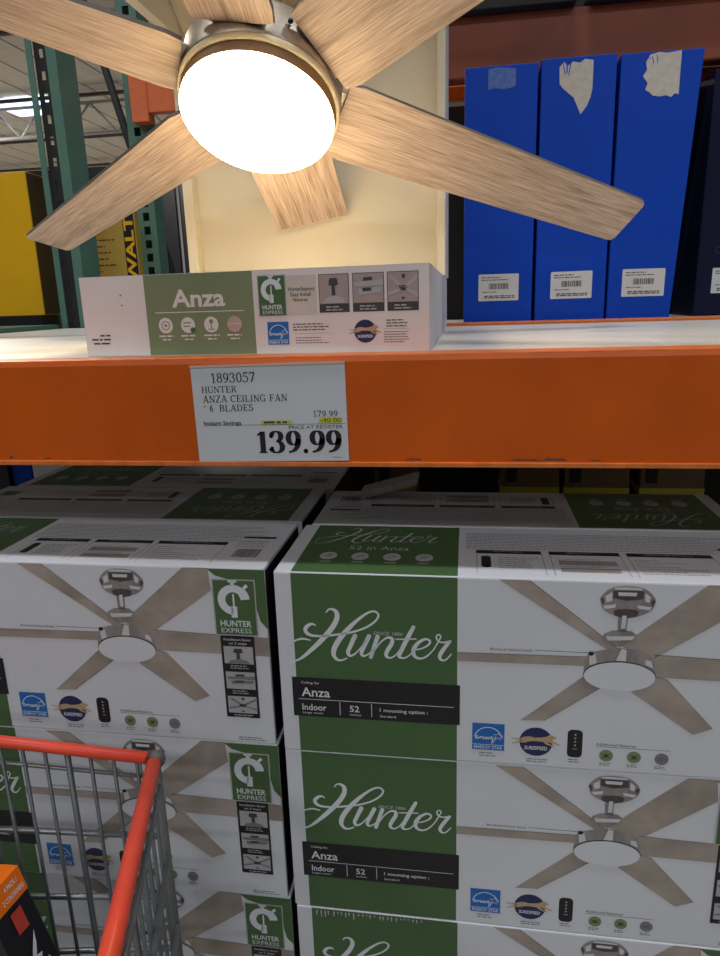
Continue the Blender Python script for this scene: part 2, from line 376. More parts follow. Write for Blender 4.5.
for (x, y, z, r_, lb) in ((-5.9, 15, 2.72, .10, 'small glowing lamp left of the cream board, nearer one of a pair'), (-6.75, 15.2, 2.78, .09, 'small glowing lamp left of the cream board, the dimmer one of a pair'), (-11.2, 20, 5.05, .12, 'glowing lamp high up under the roof beside the green upright')):
    bm = bmesh.new(); bmesh.ops.create_icosphere(bm, subdivisions=2, radius=r_)
    for v in bm.verts: v.co.z *= 0.6
    lp = empty('hanging_lamp', (x, y, z)); from_bm('shade', bm, m_bulb, lp, True)
    tube('cord', [(0, 0, r_ * .5), (0, 0, CEIL - z)], 0.002, m_joist, lp, 5)
    tag(lp, lb, 'lamp', 'far store lamps')

# ------------------------------------------------------------------ pallet rack
XL, XR = -1.08, 1.45
bt, bb = 1.5560, 1.4335
rb = empty('rack_beam', (0, 0.02, bb)); tag(rb, 'orange steel shelf beam running across the picture, price card on it', 'rack beam')
bm = bmesh.new(); bm_box(bm, (XL, 0, 0), (XR, 0.045, bt - bb), 0.006); from_bm('beam_face', bm, m_orange, rb)
box('lower_lip', (XL, -0.0025, 0.001), (XR, 0.004, 0.0065), m_orange_top, rb, 0.001)
box('upper_lip', (XL, 0.002, bt - bb - 0.004), (XR, 0.044, bt - bb + 0.0008), m_orange_top, rb, 0.001)
for (x, wd, h) in ((0.262, 0.034, 0.0022), (0.294, 0.030, 0.0030), (0.345, 0.012, 0.001), (0.15, 0.02, 0.0022), (-0.325, 0.006, 0.004), (-0.28, 0.01, 0.0015)):
    ink('scuff', [[(x, 0.0085), (x + wd * .3, 0.0085 + h), (x + wd * .55, 0.0085 + h * .6), (x + wd * .8, 0.0085 + h * .9), (x + wd, 0.0085)]], m_scuff, rb, lambda u, v, l: (u, -0.0006, v))
dk = empty('shelf_deck', (0, 0.065, bt - 0.02)); tag(dk, 'pale laminate shelf deck behind the orange front beam', 'shelf deck')
for i in range(5):
    a = XL + 0.02 + i * 0.5; box('deck_panel', (a, 0, 0), (min(a + 0.499, XR), 0.715, 0.0185), m_deck, dk, 0.001)
dk2 = box('shelf_deck', (XL + 0.02, 0.80, bt - 0.02), (0.15, 1.385, bt - 0.001), m_deck); tag(dk2, 'rear pale shelf deck beside the green upright, left of the display stand', 'shelf deck')
b2 = empty('rack_beam', (0, 0.785, bt - 0.10)); tag(b2, 'thin orange beam edge in front of the blue cartons', 'rack beam')
box('beam_face', (0.158, 0, 0), (XR, 0.03, 0.105), m_orange_top, b2, 0.002)
dk3 = box('shelf_deck', (0.158, 0.817, bt - 0.02), (XR, 1.55, bt - 0.001), m_deck); tag(dk3, 'shelf deck carrying the blue cartons', 'shelf deck')
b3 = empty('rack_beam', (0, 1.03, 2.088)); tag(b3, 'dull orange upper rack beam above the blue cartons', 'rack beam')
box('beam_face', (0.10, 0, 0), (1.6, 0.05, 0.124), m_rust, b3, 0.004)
b4 = empty('rack_beam', (0, 1.16, 2.085)); tag(b4, 'narrow far orange beam under the dull upper beam', 'rack beam')
box('beam_face', (0.10, 0, 0), (1.6, 0.04, 0.024), m_orange, b4, 0.002)
pb = empty('stored_pallet', (0.12, 1.0, 2.2125)); tag(pb, 'dark wooden pallet resting on the dull upper orange beam', 'pallet')
for i in range(4): box('board', (i * 0.35, 0, 0), (0.32 + i * 0.35, 0.5, 0.03), m_dkbrown, pb, 0.002)
for i in range(3): box('runner', (0, 0.02 + i * 0.2, 0.0305), (1.37, 0.08 + i * 0.2, 0.11), m_dkbrown, pb, 0.002)
# green perforated uprights
def slotted(bm, x0, x1, y, z0, z1, pitch, sw, sh):
    """front strip with real rectangular slots"""
    xm = (x0 + x1) / 2; z = z0; q = []
    while z < z1 - 1e-6:
        zt = min(z + pitch, z1); a = z + (pitch - sh) / 2; b = a + sh
        if b > zt: q.append((x0, x1, z, zt)); break
        q += [(x0, x1, z, a), (x0, xm - sw / 2, a, b), (xm + sw / 2, x1, a, b), (x0, x1, b, zt)]; z = zt
    for a0, a1, c0, c1 in q: bm_box(bm, (a0, y, c0), (a1, y + 0.003, c1))
up = empty('rack_upright', (-1.078, 1.40, 0)); tag(up, 'green slotted rack upright standing beside the big yellow carton', 'rack upright')
UH = 2.9
box('lip', (0, 0, 0), (0.019, 0.004, UH), m_green, up); box('lip', (0.063, 0, 0), (0.094, 0.004, UH), m_green, up)
bm = bmesh.new(); slotted(bm, 0.019, 0.063, 0.012, 0, UH, 0.0595, 0.013, 0.024); from_bm('slotted_web', bm, m_web, up)
box('side_flange', (0.090, 0.004, 0), (0.094, 0.11, UH), m_green, up); box('side_flange', (0, 0.004, 0), (0.004, 0.016, UH), m_green, up)
box('foot_plate', (-0.03, -0.02, 0.0), (0.13, 0.14, 0.008), m_web, up)
for nx_, lb_ in ((-1.18, 'green slotted upright holding the left end of the front orange beam'), (1.455, 'green slotted upright holding the right end of the front orange beam')):
    uc = copy_tree(up); uc.location = (nx_, 0.02, 0); uc['label'] = lb_
up2 = empty('rack_upright', (-1.068, 2.0, 0)); tag(up2, 'far green upright with dark teardrop holes behind the yellow carton', 'rack upright')
bm = bmesh.new(); slotted(bm, 0, 0.078, 0, 0, 3.2, 0.0508, 0.026, 0.03); from_bm('slotted_web', bm, m_green, up2)
box('side_flange', (0.074, 0.003, 0), (0.078, 0.08, 3.2), m_green, up2); box('side_flange', (0, 0.003, 0), (0.004, 0.08, 3.2), m_green, up2); box('back_web', (0.004, 0.07, 0), (0.074, 0.074, 3.2), m_web, up2)
box('foot_plate', (-0.03, -0.02, 0), (0.11, 0.1, 0.008), m_web, up2)
stt = tube('diagonal_brace', [(-1.33, 2.16, 3.0), (-0.80, 2.16, 0.92)], 0.016, m_web); tag(stt, 'dark slanted brace crossing behind the far green upright', 'brace')
rb5 = empty('rack_beam', (0, 1.95, 2.31)); tag(rb5, 'orange beam end hooked on the far green upright', 'rack beam')
box('beam_face', (-0.985, 0, 0.0), (0.3, 0.04, 0.14), m_orange_far, rb5, 0.003); box('end_plate', (-1.02, -0.006, -0.03), (-0.955, 0.046, 0.16), m_orange_far, rb5, 0.002)
rail = box('side_rail', (-1.30, 1.03, bt - 0.03), (-1.082, 1.385, bt + 0.012), m_green); tag(rail, 'green rack rail at the left end of the shelf deck', 'rail')

# ------------------------------------------------------------------ printed shapes used on cartons and on the display
HUNTER = [[(60.2,48.4,1.3),(63.3,44.8,1.7),(67.7,44.3,2.6),(72.0,47.4,4.2),(72.7,54.4,4.9),(68.6,64.1,5.2),(60.7,75.1,5.3),(50.3,87.1,5.0),(38.1,99.3,4.0),(27.6,108.6,2.7),(18.1,113.1,1.7),(11.3,113.4,1.5),(7.4,108.2,1.3),(7.5,100.9,1.3),(12.5,92.5,1.5),(21.2,86.2,1.7),(30.6,83.2,2.0),(39.7,84.6,1.6)],[(46.7,65.5,1.6),(43.1,63.8,2.4),(38.1,65.8,3.6),(34.5,70.9,4.0),(36.8,76.2,3.6),(44.1,78.7,2.6),(57.3,78.4,2.3),(72.2,75.9,2.3),(88.6,72.4,2.1),(105.0,66.0,2.1),(116.4,57.7,2.1),(120.9,49.7,2.1),(116.7,45.1,2.1),(108.7,47.1,2.3),(97.2,55.9,3.2),(85.5,67.8,4.6),(75.3,80.6,5.2),(68.2,93.3,5.3),(67.0,102.4,4.3),(70.9,108.1,3.0),(76.7,108.5,2.0),(82.5,105.7,1.5)],[(93.0,76.4,4.6),(87.2,89.7,4.2),(84.0,97.9,3.9),(86.3,102.3,2.9),(92.6,99.2,1.6),(101.1,89.0,1.4),(106.2,80.9,1.4)],[(109.2,76.3,4.5),(103.0,89.8,4.2),(99.8,98.3,3.6),(102.6,101.8,2.3),(109.8,97.5,1.4),(115.6,90.1,1.3)],[(119.3,76.2,4.2),(115.0,89.2,4.0),(110.6,103.1,3.9)],[(112.3,99.1,1.3),(121.6,84.5,1.4),(129.7,77.5,2.1),(135.5,78.1,3.5),(135.4,84.2,4.1),(130.4,93.2,4.2),(128.6,100.1,3.3),(133.3,102.7,1.9),(139.8,98.6,1.4),(145.5,90.4,1.3)],[(160.5,62.7,3.7),(152.3,79.5,4.5),(145.8,93.9,4.1),(143.7,100.2,3.3),(148.5,102.2,1.9),(155.0,98.7,1.4),(160.6,91.4,1.3)],[(140.1,78.7,1.4),(152.1,78.0,1.4),(163.1,77.3,1.5)],[(159.0,90.9,1.5),(167.8,89.6,1.6),(176.5,84.8,1.9),(179.2,79.5,2.2),(174.2,76.9,2.4),(166.3,81.5,3.4),(160.8,89.6,4.3),(160.6,97.5,3.6),(166.1,101.6,2.5),(174.0,99.5,1.8),(182.0,91.2,1.4),(186.7,83.1,1.4),(190.2,76.0,1.4),(191.4,72.8,1.5),(189.1,70.5,1.4),(186.4,73.1,1.5),(187.7,77.8,1.6),(193.0,80.2,1.7),(200.8,78.6,2.2)],[(201.6,78.5,3.1),(194.9,87.9,4.0),(190.2,96.9,3.7),(191.7,102.0,2.5),(196.9,101.8,1.6),(203.2,94.4,1.2)]]
def hunter(f=lambda x, y: (x / 1000, y / 1000), ws=1.0):
    q = []
    for st in HUNTER:
        p = [(*f(x, y), wd * ws / 1000) for x, y, wd in smooth_path(st, 5)]
        q += ribbon(p)
    return q
def energy_badge(par, mp, x0, y0, x1, y1, ly=1):
    """blue square with a white arc, a script word, a star and the lower word band"""
    W, H = x1 - x0, y1 - y0
    b = ink('energy_badge', [rect(x0, y0, x1, y1)], m_inkblue, par, mp, ly)
    q = []
    arc = [(x0 + W * (0.5 + 0.44 * math.cos(math.radians(a))), y0 + H * (0.62 - 0.48 * math.sin(math.radians(a))), W * 0.03) for a in range(12, 171, 8)]
    q += ribbon(arc)
    sc = [(.10, .56), (.17, .50), (.13, .47), (.10, .56), (.18, .58), (.25, .50), (.24, .57), (.30, .50), (.35, .51), (.33, .58), (.39, .57), (.46, .51), (.41, .52), (.40, .57), (.47, .57), (.50, .50), (.49, .60), (.57, .49), (.62, .50), (.57, .57), (.63, .57), (.66, .50), (.61, .74), (.70, .60), (.72, .50), (.71, .57), (.80, .52)]
    q += ribbon([(x0 + a * W, y0 + b_ * H, W * 0.026) for a, b_ in smooth_path(sc, 3)])
    star = []
    for k in range(11):
        a = math.radians(-90 + 36 * k + 8); r = (0.16 if k % 2 == 0 else 0.065); star.append((x0 + W * (0.80 + r * math.cos(a)), y0 + H * (0.46 + r * math.sin(a)), W * 0.018))
    q += ribbon(star)
    q += [line(x0 + W * .02, y0 + H * 0.795, x1 - W * .02, y0 + H * 0.795, H * 0.02)]
    q += words('ENERGY STAR', x0 + W * 0.06, y0 + H * 0.95, H * 0.115, width=W * 0.88, fat=0.012)
    ink('lettering', q, m_inkwhite, b, mp, ly + 1)
    return b
def speed_badge(par, mp, cx, cy, r, ly=1):
    b = ink('speed_badge', [ell(cx, cy, r, r, 32)], m_inknavy, par, mp, ly)
    K = r / 19.0
    # running spotted cat
    body = [(-24, -2.4), (-18, -3.2), (-14, -6), (-8, -7.2), (-1, -5.6), (6, -6.2), (12, -8), (15, -10.5), (18, -10.2), (22, -8), (23.5, -5.6), (20, -4.6), (17, -4), (20, -1), (27, 2.8), (26.5, 4.2), (18, 1.6), (12, -1), (15, 2), (22, 6), (21, 7), (12, 3.6), (8, 0), (0, -.6), (-7, 0), (-12, 2.4), (-19, 2.6), (-27, 5.4), (-28, 4.2), (-20, 0.8), (-15, -.6), (-18, -1.6), (-24, -1.2)]
    ink('cat_emblem', [[(cx + x * K, cy + (y * 0.92 - 0.5) * K) for x, y in body], line(cx - 20 * K, cy - 2 * K, cx - 28.5 * K, cy - 3.5 * K, 1.2 * K)], m_inktan, b, mp, ly + 1)
    ink('lettering', words('SURESPEED', cx, cy + 10.5 * K, 4.6 * K, width=26 * K, align='c', fat=0.02), m_inkwhite, b, mp, ly + 1)
    return b
def express_panel(par, mp, x0, y0, x1, y1, mg, ly=2):
    W, H = x1 - x0, y1 - y0
    b = ink('express_panel', [rect(x0, y0, x1, y1)], m_inklight, par, mp, ly)
    ink('panel_field', [rect(x0 + W * .03, y0 + W * .03, x1 - W * .03, y1 - W * .03)], mg, b, mp, ly + 1)
    cx, cy = x0 + W * .48, y0 + H * .36; R0 = W * 0.34
    arc = [(cx + R0 * .80 * math.cos(math.radians(a)), cy + R0 * .80 * math.sin(math.radians(a)), R0 * (.52 if a < 320 else .62)) for a in range(93, 361, 6)]
    q = ribbon(arc, False)
    q += [rect(cx - R0 * .14, cy - R0 * 1.32, cx + R0 * .14, cy - R0 * 1.0), rect(cx - R0 * .3, cy - R0 * 1.38, cx + R0 * .3, cy - R0 * 1.22), line(cx + R0 * .72, cy - R0 * .8, cx + R0 * .98, cy - R0 * 1.06, R0 * .22)]
    q += [rect(cx - R0 * .05, cy - R0 * .42, cx + R0 * .07, cy + R0 * .5), rect(cx - R0 * .2, cy + R0 * .45, cx + R0 * .22, cy + R0 * 1.25)]
    ink('stopwatch_emblem', q, m_inkwhite, b, mp, ly + 2)
    ink('lettering', words('HUNTER', x0 + W * .5, y0 + H * .83, H * .105, width=W * .72, align='c', fat=0.02) + words('EXPRESS', x0 + W * .5, y0 + H * .945, H * .085, width=W * .70, align='c', fat=0.0), m_inkwhite, b, mp, ly + 2)
    return b
def mini_photo(par, mp, x0, y0, x1, y1, kind, ly, pal=None):
    W, H = x1 - x0, y1 - y0; bgm, dm, lm = pal or (m_inklight, m_inkdark, m_inkgrey)
    b = ink('install_photo', [rect(x0, y0, x1, y1)], bgm, par, mp, ly)
    P = lambda a, c: (x0 + a * W, y0 + c * H)
    if kind == 0:
        ink('bracket_shape', [[P(.36, .12), P(.62, .12), P(.66, .34), P(.54, .40), P(.56, .72), P(.42, .72), P(.43, .40), P(.32, .34)]], dm, b, mp, ly + 1)
        ink('dome_shape', [[P(.12, .98), P(.22, .80), P(.5, .70), P(.78, .80), P(.9, .98)]], lm, b, mp, ly + 1)
    elif kind == 1:
        ink('motor_shape', [[P(0, .30), P(1, .22), P(1, .42), P(.1, .44)], [P(.16, .52), P(.98, .46), P(.9, .66), P(.2, .72)]], lm, b, mp, ly + 1)
        ink('plug_shape', [[P(.34, .14), P(.64, .12), P(.64, .24), P(.34, .26)], [P(.30, .50), P(.62, .48), P(.6, .6), P(.32, .62)]], dm, b, mp, ly + 1)
    else:
        ink('blade_shape', [[P(.02, .12), P(.16, .12), P(.52, .5), P(.44, .52)], [P(.98, .08), P(.98, .22), P(.6, .55), P(.5, .5)], [P(.02, .66), P(.02, .78), P(.45, .62), P(.44, .54)], [P(.98, .70), P(.98, .82), P(.58, .60), P(.6, .54)]], lm, b, mp, ly + 1)
        ink('hub_shape', [[P(.38, .44), P(.64, .44), P(.62, .62), P(.40, .62)], [P(.46, .08), P(.6, .08), P(.56, .22), P(.5, .22)], [P(.44, .84), P(.58, .84), P(.54, .92), P(.48, .92)]], dm, b, mp, ly + 1)
    return b
def fine_lines(x0, x1, ys, h, seed=0, frac=(0.7, 1.0), gap=True):
    r = random.Random(seed); q = []
    for y in ys:
        e = x0 + (x1 - x0) * r.uniform(*frac); x = x0
        while x < e:
            wl = r.uniform(h * 2, h * 6) if gap else e - x
            q.append(rect(x, y, min(x + wl, e), y + h)); x += wl + h * 0.9
    return q

# ------------------------------------------------------------------ ceiling fan carton
CW, CH, CD = 0.5690, 0.235, 0.1715
def carton_body(par):
    bm = bmesh.new(); bm_box(bm, (0, 0, 0.0006), (CW, CD, CH), 0.0022)
    o = from_bm('body', bm, [m_card, m_cardside], par)
    ink('end_panel', [rect(0.004, 0.004, CD - 0.004, CH - 0.004)], m_darkend, par, lambda u, v, l: (CW + 0.0002, u, CH - v))
    ink('end_panel', [rect(0.004, 0.004, CD - 0.004, CH - 0.004)], m_darkend, par, lambda u, v, l: (-0.0002, u, CH - v))
    return o
def print_top(c):
    T = TOP(CH)
    b = ink('top_green_band', [rect(0.0203, 0.002, 0.2099, CD - 0.003)], m_inkgreen, c, T, 0)
    f = lambda x, y: ((x - 7) / 196.0 * 0.155 + 0.028, 0.158 - (y - 44) / 70.0 * 0.062)
    ink('lettering', hunter(f, 0.72), m_inklight, b, T, 1)
    q = []
    for poly in words('52 in Anza', 0.0755, 0, 0.013, width=0.074): q.append([(x, 0.077 - y) for x, y in poly])
    ink('lettering', q, m_inklight, b, T, 1)
    for k in range(4):
        ic = ink('feature_icon', [ell(0.0545 + k * 0.0385, 0.054, 0.0105, 0.0125)], m_inklight, b, T, 1)
        ink('icon_mark', [line(0.0495 + k * 0.0385, 0.051, 0.0595 + k * 0.0385, 0.056, 0.0015), line(0.0505 + k * 0.0385, 0.058, 0.0585 + k * 0.0385, 0.058, 0.001)], m_inkgreen, ic, T, 2)
        ink('caption', [rect(0.047 + k * 0.0385, 0.034, 0.061 + k * 0.0385, 0.0365)], m_inklight, b, T, 1)
    # specification table: dark headings over three columns
    for i, (a, e) in enumerate(((0.231, 0.307), (0.316, 0.396), (0.404, 0.498))):
        h = ink('table_heading', [rect(a, 0.0745, e, 0.0855)], m_inkblack, c, T, 1)
        ink('heading_words', fine_lines(a + 0.02, e - 0.02, [0.0795], 0.0016, i), m_inklight, h, T, 2)
        for xx in (a, e): ink('column_rule', [rect(xx, 0.012, xx + 0.0006, 0.0765)], m_inkgrey, c, T, 1)
    ink('remote_picture', [rrect(0.2365, 0.030, 0.2475, 0.066, 0.004)], m_inkblack, c, T, 1)
    ink('fine_print', fine_lines(0.256, 0.304, [0.03 + k * 0.0062 for k in range(6)], 0.0014, 3), m_inkgrey, c, T, 1)
    for yy in (.045, .022): ink('shaded_row', [rect(0.324, yy, 0.388, yy + .012)], m_inktaupe, c, T, 1)
    ink('fine_print', fine_lines(0.324, 0.39, [0.025 + k * 0.0058 for k in range(7)], 0.0012, 5), m_inkgrey, c, T, 2)
    ink('fine_print', fine_lines(0.409, 0.495, [0.022 + k * 0.0068 for k in range(7)], 0.0012, 6, (.3, .95)), m_inkgrey, c, T, 1)
    for k in range(11):
        ink('fine_print', fine_lines(0.219, 0.556, [0.0905 + k * 0.0055], 0.0013, 20 + k, (.82, 1)), m_inkgrey, c, T, 1)
    ink('table_heading', [rect(0.512, 0.1015, 0.556, 0.1085)], m_inkblack, c, T, 1)
    x = 0.517; r = random.Random(4); q = []
    while x < 0.548:
        wd = r.choice((0.0006, 0.001, 0.0016)); q.append(rect(x, 0.034, x + wd, 0.062)); x += wd + r.choice((0.0007, 0.0012))
    ink('barcode', q, m_inkdark, c, T, 1)
    ink('fine_print', fine_lines(0.512, 0.556, [0.07 + k * 0.006 for k in range(4)], 0.0012, 9), m_inkgrey, c, T, 1)
def print_front(c):
    F = FRONT(CH)
    gb = ink('green_band', [rect(0.0203, 0.0012, 0.2099, CH - 0.0012)], m_inkgreen, c, F, 0)
    ink('brand_lettering', hunter(ws=1.18), m_inkwhite, c, F, 1)
    ink('brand_motto', words('SINCE 1886', 0.114, 0.0742, 0.0042, width=0.034, fat=0.015, shear=0.2), m_inklight, c, F, 1)
    # black name plate
    pl = ink('name_plate', [rect(0.0148, 0.1335, 0.2132, 0.1855)], m_inkblack, c, F, 1)
    W = m_inkwhite
    ink('lettering', words('Anza', 0.0258, 0.1585, 0.0118, width=0.0345, fat=0.012), W, pl, F, 2)
    ink('lettering', words('Ceiling fan', 0.0258, 0.1418, 0.0032, width=0.0215), W, pl, F, 2)
    ink('rule', [rect(0.0219, 0.1620, 0.2061, 0.1627)], W, pl, F, 2)
    ink('lettering', words('Indoor', 0.0258, 0.1770, 0.0085, width=0.0295, fat=0.01), W, pl, F, 2)
    ink('lettering', words('Large room', 0.0258, 0.1818, 0.0028, width=0.025), W, pl, F, 2)
    ink('lettering', words('52', 0.0835, 0.1762, 0.0082, width=0.0115, fat=0.012), W, pl, F, 2)
    ink('lettering', words('inches', 0.0835, 0.1812, 0.0026, width=0.0135), W, pl, F, 2)
    ink('lettering', words('1 mounting option :', 0.1195, 0.1738, 0.0046, width=0.0565, fat=0.008), W, pl, F, 2)
    ink('lettering', words('Standard', 0.1195, 0.1812, 0.003, width=0.0190), W, pl, F, 2)
    for xx in (.0714, .1095): ink('rule', [rect(xx, 0.1640, xx + .0007, 0.1815)], W, pl, F, 2)
    # the pictured fan
    fp = empty('fan_picture', parent=c)
    t = 0.0015
    for nm, pts in (('UL', [(0.2548, t), (0.2875, t), (0.3905, 0.0835), (0.374, 0.0815)]),
                    ('L', [(0.2102, 0.0915), (0.356, 0.0898), (0.356, 0.1012), (0.2102, 0.1025)]),
                    ('R', [(0.422, 0.0838), (0.5695, 0.0885), (0.5695, 0.1128), (0.422, 0.1112)]),
                    ('LL', [(0.2818, 0.1742), (0.3080, 0.1728), (0.372, 0.1238), (0.349, 0.1140)]),
                    ('LR', [(0.4005, 0.1305), (0.4238, 0.1100), (0.4380, 0.1135), (0.4890, 0.1705), (0.4690, 0.1795)]),
                    ('UR', [(0.3860, 0.0748), (0.4690, t), (0.5005, t), (0.5032, 0.0292), (0.4190, 0.0905)])):
        bo = ink('blade_print', [pts], m_inkwood, fp, F, 1)
        ink('blade_outline', [line(*pts[0], *pts[1], .0005) if nm in ('L', 'R') else line(*pts[1], *pts[2], .0005)], m_inkdark, bo, F, 2)
    cxp = 0.3857
    ink('rod_print', [[(0.3812, .040), (0.3912, .040), (0.3908, .058), (0.3818, .058)]], m_inknickel, fp, F, 2)
    mo = ink('motor_top_print', [[(0.3645, .069), (0.3680, .0610), (0.3760, .0570), (0.3860, .0558), (0.3965, .0570), (0.4020, .0612), (0.397, .068), (0.386, .0765), (0.372, .073)]], m_inknickel, fp, F, 2)
    ink('motor_band_print', [[(0.3700, .0640), (0.4000, .0625), (0.3975, .0672), (0.3720, .0690)]], m_inknickel_l, mo, F, 3)
    cz = lambda pts: [(0.3436 + .000144 * x, .0052 + .000158 * (y - 118)) for x, y in pts]
    can = ink('canopy_print', [cz(smooth_path([(124, 218), (150, 172), (215, 128), (320, 116), (430, 128), (492, 170), (521, 222), (492, 288), (405, 334), (320, 348), (235, 333), (152, 290), (124, 218)], 4)[:-1])], m_inknickel, fp, F, 2)
    for pl_ in ([(215, 148), (435, 148), (430, 205), (320, 222), (218, 205)], [(225, 300), (260, 285), (320, 280), (380, 285), (408, 300), (395, 335), (320, 352), (240, 335)], [(128, 215), (140, 195), (158, 225), (150, 262)], [(518, 222), (505, 200), (486, 228), (495, 262)]): ink('canopy_shadow_print', [cz(pl_)], m_inknickel_d, can, F, 3)
    for pl_ in ([(250, 160), (385, 160), (380, 186), (255, 186)], [(162, 190), (208, 160), (210, 225), (170, 235)], [(442, 160), (482, 188), (474, 232), (444, 222)], [(225, 128), (320, 122), (420, 128), (420, 140), (225, 140)], [(150, 262), (240, 248), (235, 275), (165, 285)], [(390, 250), (495, 262), (480, 285), (400, 275)]): ink('canopy_glint_print', [cz(pl_)], m_inknickel_l, can, F, 4)
    ink('rod_glint_print', [cz([(290, 330), (322, 330), (318, 428), (286, 428)])], m_inknickel_l, can, F, 4)
    hb = ink('housing_print', [[(0.3483, .112), (0.3490, .0935), (0.3535, .0845), (0.3700, .0800), (0.3870, .0775), (0.4060, .0800), (0.4210, .0880), (0.4250, .110)]], m_inknickel, fp, F, 2)
    for pl_ in [[(0.3535, .0870), (0.3600, .0855), (0.3620, .0965), (0.3545, .1000)], [(0.3870, .0780), (0.3925, .0795), (0.3925, .0930), (0.3820, .0930)], [(0.4130, .0905), (0.4185, .0915), (0.4215, .1000), (0.4130, .0960)]]: ink('housing_glint_print', [pl_], m_inknickel_l, hb, F, 3)
    ink('motor_eye_print', [ell(0.3555, .0855, .0030, .0026, 14)], m_inkblack, hb, F, 4)
    lp = ink('lamp_print', [ell(0.3867, .1110, .0385, .0178, 36)], m_inkdark, fp, F, 3)
    ink('diffuser_print', [ell(0.3867, .1122, .0378, .0176, 36)], m_card, lp, F, 4)
    ink('pointer_label', words('Brushed Nickel finish', 0.2465, 0.0868, 0.003, width=0.046), m_inkdark, c, F, 1)
    ink('pointer_line', [line(0.2957, .0848, 0.3538, .0850, .0006)], m_inkdark, c, F, 1)
    # badges along the bottom
    energy_badge(c, F, 0.2277, 0.1808, 0.2645, 0.2160)
    ink('caption', fine_lines(0.236, 0.258, [0.2195, 0.2230], 0.0013, 1), m_inkgrey, c, F, 1)
    speed_badge(c, F, 0.3003, 0.2010, 0.0187)
    ink('caption', fine_lines(0.290, 0.314, [0.2235, 0.2265], 0.0013, 2), m_inkgrey, c, F, 1)
    rp = ink('remote_picture', [rrect(0.3352, 0.1822, 0.3518, 0.2182, 0.0052)], m_inkblack, c, F, 1)
    ink('remote_buttons', [ell(0.3437, 0.1885 + k * 0.0046, 0.0012, n=10) for k in range(4)] + [rect(0.3412, 0.2068, 0.3462, 0.2076)], m_inklight, rp, F, 2)
    ink('caption', fine_lines(0.337, 0.351, [0.2208, 0.2238], 0.0012, 3), m_inkgrey, c, F, 1)
    ink('caption', words('Additional features', 0.3667, 0.2005, 0.0034, width=0.0435), m_inkdark, c, F, 1)
    ink('rule', [rect(0.3668, 0.2018, 0.4467, 0.2023)], m_inkdark, c, F, 1)
    for k, (x, mm) in enumerate(((0.3785, m_inkgreen2), (0.4087, m_inkgreen2), (0.4385, m_inkgrey))):
        ic = ink('feature_icon', [ell(x, 0.2132, 0.0076)], mm, c, F, 1)
        if k < 2: ink('icon_mark', [ell(x, 0.2132, 0.0026, n=10), line(x - .005, .2105, x + .005, .2160, .001), line(x + .0045, .2100, x - .0045, .2165, .001)], m_inkgreen, ic, F, 2)
        else: ink('icon_mark', [rect(x - .005, .2122, x + .005, .2128), rect(x - .004, .2146, x + .004, .2151)], m_inkdark, ic, F, 2)
        ink('caption', fine_lines(x - 0.007, x + 0.007, [0.2228, 0.2252], 0.0011, 30 + k), m_inkgrey, c, F, 1)
    # right end: leaf shape, stopwatch panel and strip of three photos
    ink('green_leaf', [[(0.4990, t), (0.5695, t), (0.5695, .0770), (0.5610, .0670), (0.555, .040), (0.535, .017), (0.509, .010)]], m_inkgreen, c, F, 2)
    express_panel(c, F, 0.5040, 0.0140, 0.5575, 0.0868, m_inkgreen, 3)
    sp = ink('photo_strip', [rect(0.5092, 0.0872, 0.5515, 0.1980)], m_inkblack, c, F, 2)
    ink('lettering', words('Installation faster', 0.5304, 0.0935, 0.0032, width=0.034, align='c') + words('on 3 steps', 0.5304, 0.0985, 0.0032, width=0.022, align='c'), m_inkwhite, sp, F, 3)
    for k, y in enumerate((0.1010, 0.1352, 0.1685)):
        mini_photo(sp, F, 0.5122, y, 0.5488, y + 0.0232, k, 3)
        ink('caption', fine_lines(0.519, 0.543, [y + 0.0255, y + 0.0285], 0.0012, 50 + k), m_inklight, sp, F, 3)
    ink('fine_print', fine_lines(0.522, 0.559, [0.2255, 0.2285], 0.0013, 60), m_inkgrey, c, F, 1)
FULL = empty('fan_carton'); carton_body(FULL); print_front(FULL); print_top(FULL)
def strip_copy(src, keep):
    c = src.copy(); COL.objects.link(c)
    for ch in src.children:
        if keep(ch.name.split('.')[0]): copy_tree(ch, c)
    return c
TOPN = {'body', 'end_panel', 'top_green_band', 'table_heading', 'column_rule', 'shaded_row', 'barcode'}
topz = 1.315; Z = [topz - CH * (k + 1) for k in range(5)]      # 0 = top carton
GR = 'ceiling fan cartons stacked on the pallet'
lab = {('r', 0): 'white fan carton on top of the right stack, big green band, beside the gap',
       ('r', 1): 'white fan carton second from the top of the right stack, green band',
       ('r', 2): 'white fan carton third down the right stack, scraped green band, cut by the picture edge',
       ('l', 0): 'white fan carton on top of the left stack, stopwatch panel at its right end',
       ('l', 1): 'white fan carton second down the left stack, partly behind the shopping cart',
       ('l', 2): 'white fan carton third down the left stack, at the bottom picture edge behind the cart'}
HID = 'white fan carton low down or deep inside the pallet stack, out of sight'
jit = {('r', 1): (0.0, 0.001), ('r', 2): (0.002, 0.0), ('l', 1): (0.0015, 0.001), ('l', 2): (0.004, 0.003)}
first = True
for side, x0, y0 in (('r', -0.0012, 0.0), ('l', -0.5834, 0.0072)):
    for k in range(5):
        if k < 3:
            c = FULL if first else (strip_copy(FULL, lambda n: True) if k == 0 else strip_copy(FULL, lambda n: not (n.startswith('top_') or n in ('table_heading', 'column_rule', 'shaded_row', 'barcode')))); first = False
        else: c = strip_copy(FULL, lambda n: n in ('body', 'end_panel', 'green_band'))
        j = jit.get((side, k), (0, 0)); c.location = (x0 + j[0], y0 + j[1], Z[k])
        tag(c, lab.get((side, k), HID), 'carton', GR)
